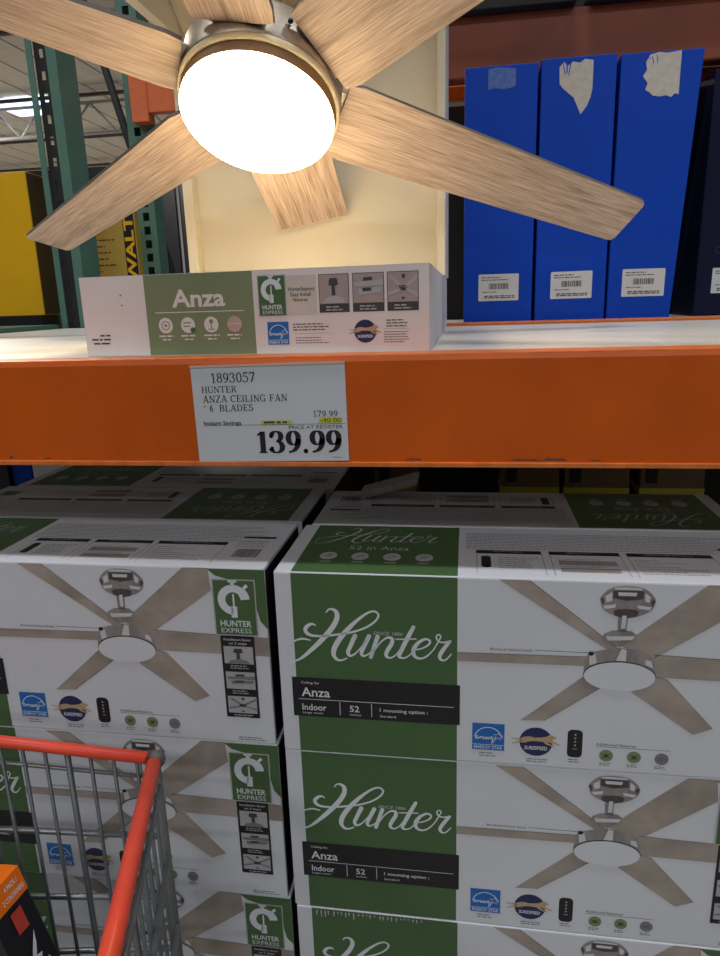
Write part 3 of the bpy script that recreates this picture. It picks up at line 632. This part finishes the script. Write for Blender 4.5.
# scrape marks along the top of the third right carton
for c in [o for o in COL.objects if o.get('label') == lab[('r', 2)]]:
    r = random.Random(5); q = []
    for k in range(26):
        x = 0.026 + k * 0.0055 + r.uniform(-.001, .001); h = r.uniform(.003, .012) * (1 if k < 12 else .6); q.append([(x, .003), (x + .0022, .003), (x + .0016, .003 + h), (x + .0004, .003 + h * .8)])
    ink('scrape_marks', q, m_inklight, c, FRONT(CH), 3)
# rows behind: alternate cartons are turned round
def behind(x, y, k, turned, label, top):
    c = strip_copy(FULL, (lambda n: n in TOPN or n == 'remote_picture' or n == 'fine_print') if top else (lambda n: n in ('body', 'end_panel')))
    if turned: c.location = (x + CW, y + CD, Z[k]); c.rotation_euler = (0, 0, math.pi)
    else: c.location = (x, y, Z[k])
    tag(c, label, 'carton', GR)
TOPONLY = {ch.name for ch in FULL.children}
for k in range(5):
    behind(-0.580, 0.184, k, True, 'turned fan carton on top, second row of the left stack' if k == 0 else HID, k == 0)
    behind(-0.5685, 0.3605, k, False, 'fan carton on top at the back of the left stack, third row' if k == 0 else HID, k == 0)
    behind(0.006, 0.1755, k, True, 'turned fan carton on top, second row of the right stack' if k == 0 else HID, k == 0)
# front prints copied along with fine_print / remote_picture to hidden fronts are harmless
# pallets
def pallet(x0, x1, y0, y1, label):
    p = empty('pallet', (x0, y0, 0)); tag(p, label, 'pallet'); W, D = x1 - x0, y1 - y0
    for k in range(3): box('runner', (0.0 + k * (W - 0.09) / 2, 0, 0.018), (0.09 + k * (W - 0.09) / 2, D, 0.118), m_pallet, p, 0.002)
    for k in range(5):
        a = k * (D - 0.09) / 4; box('deck_board', (0, a, 0.118), (W, a + 0.09, 0.14), m_pallet, p, 0.002); box('bottom_board', (0, a, 0), (W, a + 0.09, 0.018), m_pallet, p, 0.002)
pallet(-0.60, 0.60, 0.0, 0.56, 'timber pallet under the fan carton stacks')

# ------------------------------------------------------------------ things behind the stacks, under the shelf
def plain_carton(name, a, b, mat, label, cat='carton', group=None, bevel=0.002):
    e = empty(name, ((a[0] + b[0]) / 2, a[1], a[2])); hx = (b[0] - a[0]) / 2
    box('body', (-hx, 0, 0), (hx, b[1] - a[1], b[2] - a[2]), mat, e, bevel); tag(e, label, cat, group); return e
for i, (x0, x1, nm) in enumerate(((0.035, 0.115, 'leftmost'), (0.285, 0.395, 'second'), (0.405, 0.525, 'third'), (0.545, 0.66, 'rightmost'))):
    e = plain_carton('banded_carton', (x0, 0.62, 0), (x1, 0.76, 1.34), m_brown, '%s brown carton with a yellow band in the gloom under the shelf' % nm, 'carton', 'banded cartons under the shelf')
    hx = (x1 - x0) / 2; box('band', (-hx - 0.001, -0.001, 1.236), (hx + 0.001, 0.10, 1.250), m_yband, e)
    bm = bmesh.new(); bm_box(bm, (-hx + .01, -0.003, 1.26), (-hx + .03, 0.0, 1.335)); from_bm('flap', bm, m_dkbrown, e)
plain_carton('dark_backing', (-1.25, 1.02, 0), (1.4, 1.3, 1.38), m_dkbrown, 'added dark block shading the back under the shelf')  # added dark block, keeps the space behind the stacks dark
plain_carton('white_carton', (-0.772, 0.70, 0), (-0.60, 0.98, 1.33), m_card, 'plain white carton glimpsed under the beam at far left')
plain_carton('blue_carton', (-0.824, 0.70, 0), (-0.775, 0.90, 1.33), m_bluebox, 'bright blue carton beside the white one under the beam at left')
plain_carton('black_carton', (-1.02, 0.69, 0), (-0.828, 0.9, 1.33), m_bkbox, 'black carton at the far left under the beam')
bm = bmesh.new(); bm_box(bm, (-0.045, -0.02, 0), (0.045, 0.02, 0.012), 0.004)
for v in bm.verts: v.co.z += 0.018 * max(0, v.co.x / 0.045 + .2) ** 2 + random.uniform(-.001, .001); v.co.y += random.uniform(-.002, .002)
pw = from_bm('crumpled_wrap', bm, m_torn); pw.location = (0.100, 0.318, 1.3155)
tag(pw, 'pale crumpled scrap of wrap lying on the second row of the right stack', 'wrap')

# ------------------------------------------------------------------ price card
sg = empty('price_card', (-0.0847, 0.0188, 1.4396)); tag(sg, 'white price card in a sleeve on the orange beam', 'price sign')
sg.rotation_euler = (math.radians(0.0), math.radians(-0.7), 0)
SW, SH = 0.1735, 0.1085
box('card', (0, -0.0010, 0), (SW, 0.0008, SH), m_signcard, sg)
box('sleeve_lip', (-0.0006, -0.0024, SH - 0.0018), (SW + 0.0006, 0.0008, SH + 0.0006), m_sleeve, sg)
SF = lambda u, v, l: (u, -0.0012 - l * 0.0002, SH - v)
def c5(x, y): return ((x - 39.5 - 0.075 * (y - 55)) * 0.000322, (y - 55) * 0.000309)
def sline(s, xa, xb, base, cap, thick=.13, thin=.05, nm='lettering', mat=None):
    a = c5(xa, base); b = c5(xb, base); ink(nm, words(s, a[0], a[1], cap * .000309, width=b[0] - a[0], gl=serif(s, thick, thin)), mat or m_inkblack, sg, SF, 1)
def tline(s, xa, xb, base, cap, fat=0, mat=None):
    a = c5(xa, base); b = c5(xb, base); ink('lettering', words(s, a[0], a[1], cap * .000309, width=b[0] - a[0], fat=fat), mat or m_inkblack, sg, SF, 1)
sline('1893057', 113, 274, 117, 35, .12, .06); sline('HUNTER', 79, 208, 152, 23, .14, .07); sline('ANZA CEILING FAN', 84, 387, 187, 25, .14, .07)
sline('6', 108, 122, 220, 24, .14, .07); sline('BLADES', 143, 266, 220, 24, .14, .07)
ink('highlight', [[c5(495, 250), c5(576, 250), c5(577, 268), c5(496, 268)]], m_yellowmark, sg, SF, 0)
ink('highlight', [[c5(292, 257), c5(402, 257), c5(403, 270), c5(293, 270)]], m_yellowmark, sg, SF, 0)
sline('179.99', 475, 563, 245, 21, .12, .07); sline('-40.00', 500, 574, 266, 16, .12, .07)
tline('Instant Savings', 86, 222, 269, 14, .015)
p = c5(302, 264); ink('fine_print', fine_lines(p[0], p[0] + .029, [p[1] - .0015], .0022, 2, (1, 1)), m_inkdark, sg, SF, 1)
ink('rule', [[c5(86, 270.5), c5(590, 270.5), c5(590, 272), c5(86, 272)]], m_inkdark, sg, SF, 1)
tline('PRICE AT REGISTER', 392, 580, 288, 12)
sline('139.99', 273, 582, 375, 80, .23, .06)
p = c5(548, 392); ink('fine_print', [rect(p[0], p[1], p[0] + .010, p[1] + .0006)], m_inkdark, sg, SF, 1)
ink('red_dot', [ell(*c5(90, 201), .0011, n=10)], m_red, sg, SF, 1)

# ------------------------------------------------------------------ display stand: printed base, cream back board and hood
DL = 0.4297; DH = 0.0955; dz = bt - 0.0012
ds = empty('display_stand', (-0.2525, 0.100, dz)); ds.rotation_euler = (0, 0, math.radians(-4.27)); tag(ds, 'white printed display base with cream back board carrying the fan', 'display stand')
bm = bmesh.new()
_i = (Matrix.Translation(ds.location) @ Matrix.Rotation(math.radians(-4.27), 4, 'Z')).inverted()
vs = [tuple(_i @ Vector(v)) for v in ((-0.2525, 0.100, dz), (0.176, 0.068, dz), (0.1755, 0.742, dz), (-0.262, 0.742, dz))]
lo = [bm.verts.new(v) for v in vs]; hi = [bm.verts.new((v[0], v[1], DH)) for v in vs]
bm.faces.new(lo[::-1]); bm.faces.new(hi)
for k in range(4): bm.faces.new((lo[k], lo[(k + 1) % 4], hi[(k + 1) % 4], hi[k]))
db = from_bm('base_box', bm, m_sidegrey, ds)
DF = FRONT(DH)
mm = lambda p: [(x / 1000, y / 1000) for x, y in p]
ink('front_card', [rect(0.0005, 0.0005, DL - 0.0005, DH - 0.0008)], m_dispwhite, ds, DF, 0)
gb = ink('green_panel', [rect(0.0867, 0.0006, 0.2248, DH - 0.001)], m_inkgreen2, ds, DF, 1)
ink('lettering', words('Anza', .1215, .0382, .0196, width=.068, fat=0.025), m_dispwhite, gb, DF, 2)
ink('rule', [rect(.0985, .0440, .2122, .0450)], m_dispwhite, gb, DF, 2)
for k, x in enumerate((.1107, .1399, .1699, .1992)):
    ic = ink('feature_icon', [ell(x, .0597, .0092)], m_dispwhite if k < 3 else m_inkpink, gb, DF, 2)
    if k == 0: ink('icon_mark', ribbon([(x + .005 * math.cos(a / 3), .0597 + .005 * math.sin(a / 3), .0011) for a in range(0, 20)]) + [ell(x, .0597, .0018, n=10)], m_inkgreen2, ic, DF, 3)
    elif k == 1: ink('icon_mark', [line(x - .006, .057, x + .004, .057, .001), line(x - .006, .061, x + .002, .061, .001), ell(x + .006, .0655, .0033, n=12)], m_inkgreen, ic, DF, 3)
    elif k == 2: ink('icon_mark', [ell(x, .056, .0026, n=10), rect(x - .0006, .058, x + .0006, .065), rect(x - .004, .0645, x + .004, .0655)], m_inkgreen2, ic, DF, 3)
    else: ink('icon_mark', [rect(x - .008, .0590, x + .008, .0596)], m_dispwhite, ic, DF, 3)
    ink('caption', fine_lines(x - .010, x + .010, [.0712], .0018, k, (.9, 1)) + fine_lines(x - .006, x + .006, [.0755], .0016, k + 9, (.9, 1)), m_dispwhite, gb, DF, 2)
q = []
for s, y in (('Hassle-free', .0715), ('in eight minutes', .0762), ('Simple control', .0808)): pass
ink('fine_print', [r for i, y in enumerate((.0690, .0738, .0786)) for r in fine_lines(.0345 - (.014, .026, .024)[i], .0345, [y], .0020, 70 + i, (1, 1))], m_inkdark, ds, DF, 1)
ink('speck', [ell(.0543, .0227, .0013, n=8), ell(.0546, .0345, .0011, n=8)], m_inkgrey, ds, DF, 1)
express_panel(ds, DF, .2308, .0062, .2650, .0520, m_inkgreen, 2)
bp = ink('caption_panel', [rect(.2650, .0075, .3010, .0505)], m_inkbeige, ds, DF, 1)
ink('lettering', words('HunterExpress', .2835, .0245, .0042, width=.031, align='c', fat=.01) + words('Easy Install', .2825, .0305, .0044, width=.024, align='c', fat=.01) + words('features', .282, .0362, .0042, width=.017, align='c', fat=.01), m_inkdark, bp, DF, 2)
for k, (a, b) in enumerate(((.3041, .3393), (.3432, .3793), (.3826, .4178))):
    fr = ink('photo_frame', [rect(a, .0076, b, .0496)], m_inkdark, ds, DF, 1)
    mini_photo(fr, DF, a + .0008, .0084, b - .0008, .0400, k, 2, (m_inkmauve, m_inkdark, m_inklight))
    ink('caption', fine_lines(a + .008, b - .008, [.0428, .0460], .0015, 80 + k, (.7, 1)), m_inklight, fr, DF, 2)
energy_badge(ds, DF, .2400, .0585, .2660, .0845)
speed_badge(ds, DF, .3566, .0712, .0128)
ink('fine_print', fine_lines(.2712, .316, [.0612, .0644, .0676], .0012, 90, (.75, 1)) + fine_lines(.274, .316, [.0768, .0798, .0826], .0008, 91, (.7, .95)), m_inkdark, ds, DF, 1)
ink('rule', [rect(.2715, .0722, .3155, .0725)], m_inkgrey, ds, DF, 1)
ink('fine_print', fine_lines(.381, .405, [.0590, .0622, .0654], .0012, 92, (.7, 1)) + fine_lines(.378, .407, [.0720, .0748, .0776, .0804, .0830], .0008, 93, (.75, 1)), m_inkdark, ds, DF, 1)
ink('rule', [rect(.378, .0688, .407, .0691)], m_inkgrey, ds, DF, 1)
# back board (world axes): child of the stand, so undo the stand's turn
inv = Matrix.Translation(ds.location) @ Matrix.Rotation(math.radians(-4.27), 4, 'Z')
inv = inv.inverted()
def world_part(name, bm, mat, smooth=False):
    bmesh.ops.transform(bm, matrix=inv, verts=bm.verts[:]); return from_bm(name, bm, mat, ds, smooth)
XA, XB, YF, YB, ZT = -0.288, 0.1785, 0.545, 0.575, 2.40
zb = dz + DH + 0.0008
bm = bmesh.new(); bm_box(bm, (XA, YB, zb), (XB, 0.60, ZT)); world_part('back_board', bm, m_cream)
for a, b, nm in ((XA, XA + 0.018, 'left_lip'), (XB - 0.014, XB, 'right_lip')):
    bm = bmesh.new(); bm_box(bm, (a, YF, zb), (b, YB - 0.0005, ZT), 0.002); world_part('side_lip', bm, m_cream)
bm = bmesh.new(); bm_box(bm, (XB - 0.004, YB + .026, zb), (XB, 0.742, ZT)); world_part('side_panel', bm, m_sidegrey)
bm = bmesh.new(); bm_box(bm, (XA, YB + .026, zb), (XA + 0.004, 0.742, ZT)); world_part('side_panel', bm, m_sidegrey)
# hood: two side cheeks running forward at the top with a sloping mounting plate between
N = Vector((-0.0323119, -0.516498, -0.85567854)).normalized(); AX = Vector((0.99928779, 0, -0.03773484)); BX = Vector((0.01948997, -0.8562884, 0.51613014))
P = Vector((-0.073, 0.3032, 1.860))
for a, b in ((XA, XA + 0.018), (XB - 0.014, XB)):
    bm = bmesh.new(); bm_box(bm, (a, 0.30, 2.053), (b, YF - 0.0005, ZT), 0.002); world_part('hood_cheek', bm, m_cream)
pc = P - N * 0.305
bm = bmesh.new(); bm_box(bm, (-0.5, -0.5, 0), (0.5, 0.5, 1))
for v in bm.verts:
    x = (XA + 0.019) if v.co.x < 0 else (XB - 0.015)
    y = 0.30 if v.co.y < 0 else 0.5745
    # height of the sloping plate plane at (x, y)
    zz = pc.z - ((x - pc.x) * N.x + (y - pc.y) * N.y) / N.z
    v.co = Vector((x, y, zz + (0.012 if v.co.z > 0.5 else 0)))
world_part('mounting_plate', bm, m_cream)

# ------------------------------------------------------------------ ceiling fan
fan = empty('ceiling_fan'); tag(fan, 'six blade ceiling fan with lit round lamp and oak blades on the display stand', 'ceiling fan')
R = 0.1076
# fan frame: local +Z = lamp facing direction
fan.matrix_world = Matrix(((AX.x, BX.x, N.x, P.x), (AX.y, BX.y, N.y, P.y), (AX.z, BX.z, N.z, P.z), (0, 0, 0, 1)))
fan['label'] = 'six blade ceiling fan with lit round lamp and oak blades on the display stand'
lathe('lamp', [(0, 0.012), (R * .35, 0.0112), (R * .65, 0.0086), (R * .88, 0.0044), (R * .97, 0.0012), (R * .99, -0.0012), (R * .988, -0.004)], m_lamp, fan, 64)
lathe('lamp_skirt', [(R * .984, -0.0035), (R * .992, -0.0045), (R * .998, -0.023)], m_skirt, fan, 64)
lathe('trim_ring', [(R * .996, -0.0225), (R * 1.004, -0.0195), (R * 1.028, -0.0190), (R * 1.042, -0.0215), (R * 1.046, -0.028), (R * 1.0, -0.028)], m_brass, fan, 64)
hs = lathe('motor_housing', [(R * 1.0, -0.0275), (R * 1.030, -0.0282), (R * 1.045, -0.034), (R * 1.05, -0.082), (R * 1.02, -0.088), (R * .8, -0.094), (R * .42, -0.098), (R * .38, -0.108), (0.0, -0.108)], m_nickel, fan, 64)
lathe('down_rod', [(0.0, -0.2975), (0.0125, -0.2975), (0.0125, -0.1085), (0, -0.1085)], m_nickel, fan, 20)
lathe('canopy', [(0.0, -0.3040), (0.062, -0.3040), (0.064, -0.293), (0.056, -0.265), (0.038, -0.249), (0.0128, -0.247)], m_nickel, fan, 40)
def blade_mesh(r0, r1, w0, w1, th=0.006, rad=0.010):
    pts = []
    def ws(r): return (w0 + (w1 - w0) * (r - 0.13) / 0.5) / 2
    pts += [(r0, -ws(r0) * .92), (r0 + .02, -ws(r0 + .02))]
    a = ws(r1)
    for cx, cy, a0 in ((r1 - rad, -a + rad, -90), (r1 - rad, a - rad, 0)):
        for k in range(5):
            t = math.radians(a0 + 22.5 * k); pts.append((cx + rad * math.cos(t), cy + rad * math.sin(t)))
    pts += [(r0 + .02, ws(r0 + .02)), (r0, ws(r0) * .92)]
    bm = bmesh.new(); n = len(pts)
    lo = [bm.verts.new((x, y, -th / 2)) for x, y in pts]; hi = [bm.verts.new((x, y, th / 2)) for x, y in pts]
    f0 = bm.faces.new(lo[::-1]); f1 = bm.faces.new(hi)
    for k in range(n):
        f = bm.faces.new((lo[k], lo[(k + 1) % n], hi[(k + 1) % n], hi[k])); f.material_index = 1
    me = bpy.data.meshes.new('blade'); bm.to_mesh(me); bm.free(); return me
bl = blade_mesh(0.1135, 0.6315, 0.1214, 0.0881); bl.materials.append(m_oak); bl.materials.append(m_edge)
bs = blade_mesh(0.1135, 0.279, 0.130, 0.116, 0.013, 0.003)
for v in bs.vertices: v.co.y += 0.006; bs.materials.append(m_oak); bs.materials.append(m_edge_l)
phi0, beta, hh = 5.80877, math.radians(-12.41), 0.04507
for k in range(6):
    o = bpy.data.objects.new('blade', bs if k == 5 else bl); COL.objects.link(o); o.parent = fan
    ph = phi0 + k * math.pi / 3
    er = Vector((math.cos(ph), math.sin(ph), 0)); et = Vector((-math.sin(ph), math.cos(ph), 0)); nz = Vector((0, 0, 1))
    y = et * math.cos(beta) + nz * math.sin(beta); z = er.cross(y)
    o.matrix_local = Matrix(((er.x, y.x, z.x, 0), (er.y, y.y, z.y, 0), (er.z, y.z, z.z, -hh), (0, 0, 0, 1)))
    if k == 5: o['label'] = 'short cut-off blade against the back board'
    # blade iron clamped behind the root of each blade
    bm = bmesh.new(); bm_box(bm, (0.09, -0.040, -0.0075), (0.150, 0.040, -0.0045), 0.001); a = from_bm('blade_iron', bm, m_nickel, o)
    if k == 1:
        bm = bmesh.new(); bmesh.ops.create_cone(bm, cap_ends=True, segments=12, radius1=.0035, radius2=.003, depth=.003)
        for v in bm.verts: v.co += Vector((0.1065, 0.050, 0.0))
        from_bm('screw', bm, m_screw, a)

# ------------------------------------------------------------------ blue cartons on the rear shelf
def blue_carton(x0, x1, y, z0, z1, rot, mat, label, tear, kind, taper=0.0):
    e = empty('blue_carton', (x0, y, z0 + max(0, (x1 - x0) * math.sin(rot)) + 0.0004)); e.rotation_euler = (0, rot, 0); W, H = x1 - x0, z1 - z0; tag(e, label, 'carton', 'tall blue cartons on the rear shelf')
    bm = bmesh.new(); bm_box(bm, (0, 0, 0), (W, 0.17, H), 0.0025)
    for v in bm.verts: v.co.x += (v.co.x / W) * taper * (v.co.z / H)
    from_bm('body', bm, mat, e); F = FRONT(H)
    if tear:
        u0, v0, u1, v1 = tear; r = random.Random(kind); p = []
        w_, h_ = u1 - u0, v1 - v0
        if kind == 1: p = [(.0, .12), (.12, .02), (.25, .1), (.4, .03), (.6, .06), (.75, 0), (1, .03), (1, .55), (.95, .7), (.85, .86), (.68, 1), (.55, .82), (.45, .68), (.3, .6), (.12, .5), (.02, .42)]
        elif kind == 2: p = [(.16, .04), (.4, 0), (.6, .03), (1, .0), (1, .95), (.9, .92), (.8, 1), (.66, .95), (.5, .97), (.3, .94), (.2, .86), (.08, .8), (.14, .66), (.0, .5), (.1, .36), (.06, .2)]
        else: p = [(0, .05), (.3, 0), (.7, .04), (1, .1), (1, .9), (.6, 1), (.2, .92), (0, .98)]
        ink('torn_label' if kind else 'film_patch', [[(u0 + a * w_, v0 + b * h_) for a, b in p]], m_torn if kind else m_tape, e, F, 1)
        q = []
        for k in range(7): a = u0 + w_ * (0.1 + .12 * k); q.append(line(a, v0 + h_ * r.uniform(.0, .1), a + r.uniform(-.004, .006), v0 + h_ * r.uniform(.12, .3), r.uniform(.001, .0026)))
        if kind: ink('tear_streaks', q[:3], mat, e, F, 2)
    # hand-hole crease and sticker
    cx = W * .47; vy = H - .140
    ink('handle_crease', ribbon([(cx + .038 * math.cos(t / 4), vy + .012 * math.sin(t / 4), .0012) for t in range(0, 26)]), m_bluefold, e, F, 1)
    st = ink('barcode_sticker', [rrect(W * .22, H - .102, W * .22 + .084, H - .047, .002)], m_sticker, e, F, 1)
    a, t = W * .22, H - .102; q = []; x = a + .022; r = random.Random(3)
    while x < a + .062:
        wd = r.choice((.0008, .0014, .002)); q.append(rect(x, t + .019, x + wd, t + .031)); x += wd + r.choice((.0009, .0014))
    ink('barcode', q, m_inkdark, st, F, 2)
    ink('fine_print', fine_lines(a + .006, a + .078, [t + .006, t + .011], .0018, 1, (.5, .95)) + fine_lines(a + .008, a + .04, [t + .036], .0016, 2) + fine_lines(a + .012, a + .080, [t + .044, t + .0475], .0022, 3, (.9, 1)), m_inkdark, st, F, 2)
    return e
zs = bt
blue_carton(0.2085, 0.352, 0.84, zs, 2.056, 0.0, m_bluebox, 'tall blue carton next to the cream back board, blue film patch at top', (.046, .004, .100, .044), 0)
blue_carton(0.3585, 0.501, 0.838, zs, 2.060, math.radians(-0.1), m_bluebox, 'middle tall blue carton with a pointed torn paper label', (.034, .006, .098, .104), 1)
blue_carton(0.506, 0.632, 0.840, zs, 2.058, math.radians(0.2), m_bluebox, 'leaning tall blue carton with a square torn paper label', (.042, .002, .110, .082), 2, 0.026)
blue_carton(0.725, 0.880, 1.0, zs, 2.06, math.radians(0.5), m_navybox, 'dark navy carton in shadow at the right edge', None, 0)
plain_carton('rear_dark_block', (0.05, 1.22, bt - .001), (1.5, 1.5, 2.08), m_dkbrown, 'added dark block behind the blue cartons')  # added dark backing so the gaps around the blue cartons stay dark

# ------------------------------------------------------------------ yellow cartons at left
yb = empty('yellow_carton', (-1.95, 1.50, 1.598)); tag(yb, 'big bright yellow carton on a black one at the left edge', 'carton')
box('body', (0, 0, 0), (0.752, 0.10, 0.452), m_ypack, yb, 0.002)
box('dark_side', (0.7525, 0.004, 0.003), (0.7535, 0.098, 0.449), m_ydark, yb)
bk = empty('black_carton', (-1.95, 1.50, 1.512)); tag(bk, 'low black carton with yellow lettering under the big yellow carton', 'carton')
box('body', (0, 0, 0), (0.74, 0.10, 0.0855), m_bkbox, bk, 0.001)
q = []
for k in range(12):
    x = 0.40 + k * 0.026; q += [rect(x, .040, x + .006, .068), rect(x + .012, .040, x + .018, .068)] + ([rect(x, .040, x + .018, .046)] if k % 2 else [rect(x, .051, x + .018, .057)])
ink('lettering', q, m_ypale, bk, FRONT(.0855), 1)
pp = box('support_post', (-1.95, 1.50, 0), (-1.25, 1.6, 1.5115), m_dkbrown); tag(pp, 'dark stack of goods below the black carton', 'carton')
y2 = empty('yellow_carton', (-1.21, 1.78, bt)); tag(y2, 'dull yellow carton with a black lettered band behind the green upright', 'carton')
box('body', (0, 0, 0), (0.236, 0.035, 0.45), m_ypale, y2, 0.002)
F = FRONT(.45)
bd = ink('black_band', [rect(.188, .002, .232, .448)], m_bkbox, y2, F, 1)
ink('lettering', words('DEWALT', .226, .40, .034, width=.33, fat=.03, ang=math.pi / 2), m_ypack, bd, F, 2)
ink('fine_print', fine_lines(.03, .17, [.06 + k * .022 for k in range(17)], .005, 8, (.4, .9)), m_ydark, y2, F, 1)
sup2 = box('support_carton', (-1.06, 1.785, 0), (-0.98, 1.81, bt - .001), m_dkbrown); tag(sup2, 'dark goods beneath the dull yellow carton', 'carton')

# ------------------------------------------------------------------ shopping cart
ct = empty('shopping_cart', (-0.35, -0.4, 0)); tag(ct, 'grey wire shopping cart with red rim rails in front of the cartons', 'shopping cart')
def cp(p): return (p[0] + 0.35, p[1] + 0.4, p[2])
A0 = Vector((-0.1148, -0.108, 1.138)); B0 = Vector((-0.60, -0.108, 1.158)); C0 = Vector((0.016, -0.55, 1.136)); D0 = Vector((-0.72, -0.55, 1.136))
def ct_tube(nm, pts, r, mat, seg=8): return tube(nm, [cp(p) for p in pts], r, mat, ct, seg)
def mixp(a, b, t): return a + (b - a) * t
def down(p, z): q = p.copy(); q.z = z; return q
ct_tube('rim_rail', [B0, mixp(B0, A0, .5), A0 + Vector((-0.010, 0, 0))], 0.0066, m_red, 14)
dirS = (C0 - A0).normalized()
ct_tube('rim_rail', [A0 + dirS * 0.009, mixp(A0, C0, .5), C0], [0.0078, 0.0088, 0.0092], m_red, 14)
ct_tube('rim_rail', [B0, D0], 0.009, m_red, 14)
bm = bmesh.new(); bmesh.ops.create_icosphere(bm, subdivisions=2, radius=0.0092)
for v in bm.verts: v.co = Vector(cp(A0 + Vector((0.001, 0.003, -0.003)))) + Vector((v.co.x, v.co.y, v.co.z * 1.15))
from_bm('corner_cap', bm, m_wired, ct, True)
ZB = 0.62
m_wirev = M('dull_wire', (104, 108, 110), 0.45, 0.4, 0.15, 60)
def wire(a, b, r=0.0023, mat=m_wire): ct_tube('wire', [a, b], r, mat, 6)
x = -0.1365; i = 0
while x > -0.60:
    t = Vector((x, -0.108, 1.138 + 0.0412 * (-0.1148 - x) - 0.002)); wire(t, down(t, ZB), 0.0034 if i % 4 == 3 else 0.0021, m_wirev); x -= 0.0272; i += 1
for z, r, up_ in ((1.114, 0.0024, -.012), (1.022, 0.0036, .03), (0.925, 0.0036, .07), (0.840, 0.0036, .10), (0.74, 0.0036, .11)):
    wire(down(B0, z - up_ * .5) + Vector((0, .005, 0)), down(A0, z + up_ * .35) + Vector((0, .005, 0)), r)
    wire(down(A0, z) + dirS * .012 + Vector((.006, 0, 0)), down(C0, z) + Vector((.006, 0, 0)), r if z < 1.1 else 0.003)
    wire(down(B0, z), down(D0, z), r)
for k in range(1, 17):
    t = mixp(A0, C0, k / 17.0) + Vector((0, 0, -0.008)); wire(t, down(t, ZB), 0.0034 if k % 4 == 0 else 0.0021, m_wirev)
    t = mixp(B0, D0, k / 17.0) + Vector((0, 0, -0.008)); wire(t, down(t, ZB), 0.0022)
ct_tube('corner_post', [A0 + Vector((0, 0, -.012)), down(A0, ZB)], 0.0055, m_wired)
ct_tube('corner_post', [B0, down(B0, ZB)], 0.0055, m_wired)
for k in range(13):
    a, b = mixp(down(B0, ZB), down(A0, ZB), k / 12), mixp(down(D0, ZB), down(C0, ZB), k / 12); wire(a, b, 0.0022)
for p_, q_ in ((A0, C0), (B0, D0)):
    ct_tube('base_frame', [down(p_, ZB), down(q_, ZB)], 0.009, m_wire)
    ct_tube('leg', [down(q_, ZB), down(q_, 0.14)], 0.012, m_wire); ct_tube('leg', [down(mixp(p_, q_, .15), ZB), down(mixp(p_, q_, .15), 0.14)], 0.012, m_wire)
    for pt in (q_, mixp(p_, q_, .15)):
        bm = bmesh.new(); bmesh.ops.create_cone(bm, cap_ends=True, segments=20, radius1=.065, radius2=.065, depth=.03, matrix=Matrix.Translation(Vector(cp((pt.x, pt.y, .065)))) @ Matrix.Rotation(math.pi / 2, 4, 'Y')); from_bm('caster', bm, m_rubber, ct)
# boxed goods riding in the cart
tb = empty('tool_pack', (-0.246, -0.178, 1.050)); tb.rotation_euler = (math.radians(4), math.radians(-13), math.radians(-10)); tag(tb, 'black pack with orange lid standing in the shopping cart', 'pack')
box('body', (-0.14, -0.046, -0.425), (0, 0, -0.0305), m_bkbox, tb, 0.0012)
box('orange_lid', (-0.1405, -0.0465, -0.030), (0.0008, 0.0005, 0), m_orbox, tb, 0.0012)
PF = lambda u, v, l: (0.0010 + l * .0003, -0.046 + u * 0.72, -v)
ink('lettering', words('4 PACK /', .031, .0125, .0056, width=.023, fat=.015), m_inkwhite, tb, PF, 1)
ink('lettering', words('2 CONTAINERS', .022, .0235, .0056, width=.038, fat=.015), m_inkwhite, tb, PF, 1)
ink('red_panel', [rect(.024, .036, .043, .062)], m_redpanel, tb, PF, 1)
ink('brand_swash', [[(.014, .118), (.022, .102), (.031, .088), (.045, .070), (.041, .084), (.034, .096), (.043, .098), (.029, .120), (.034, .107), (.021, .114)]], m_inkwhite, tb, PF, 1)
ink('brand_swash', [[(.040, .126), (.049, .108), (.052, .114), (.046, .130)]], m_inkwhite, tb, PF, 1)
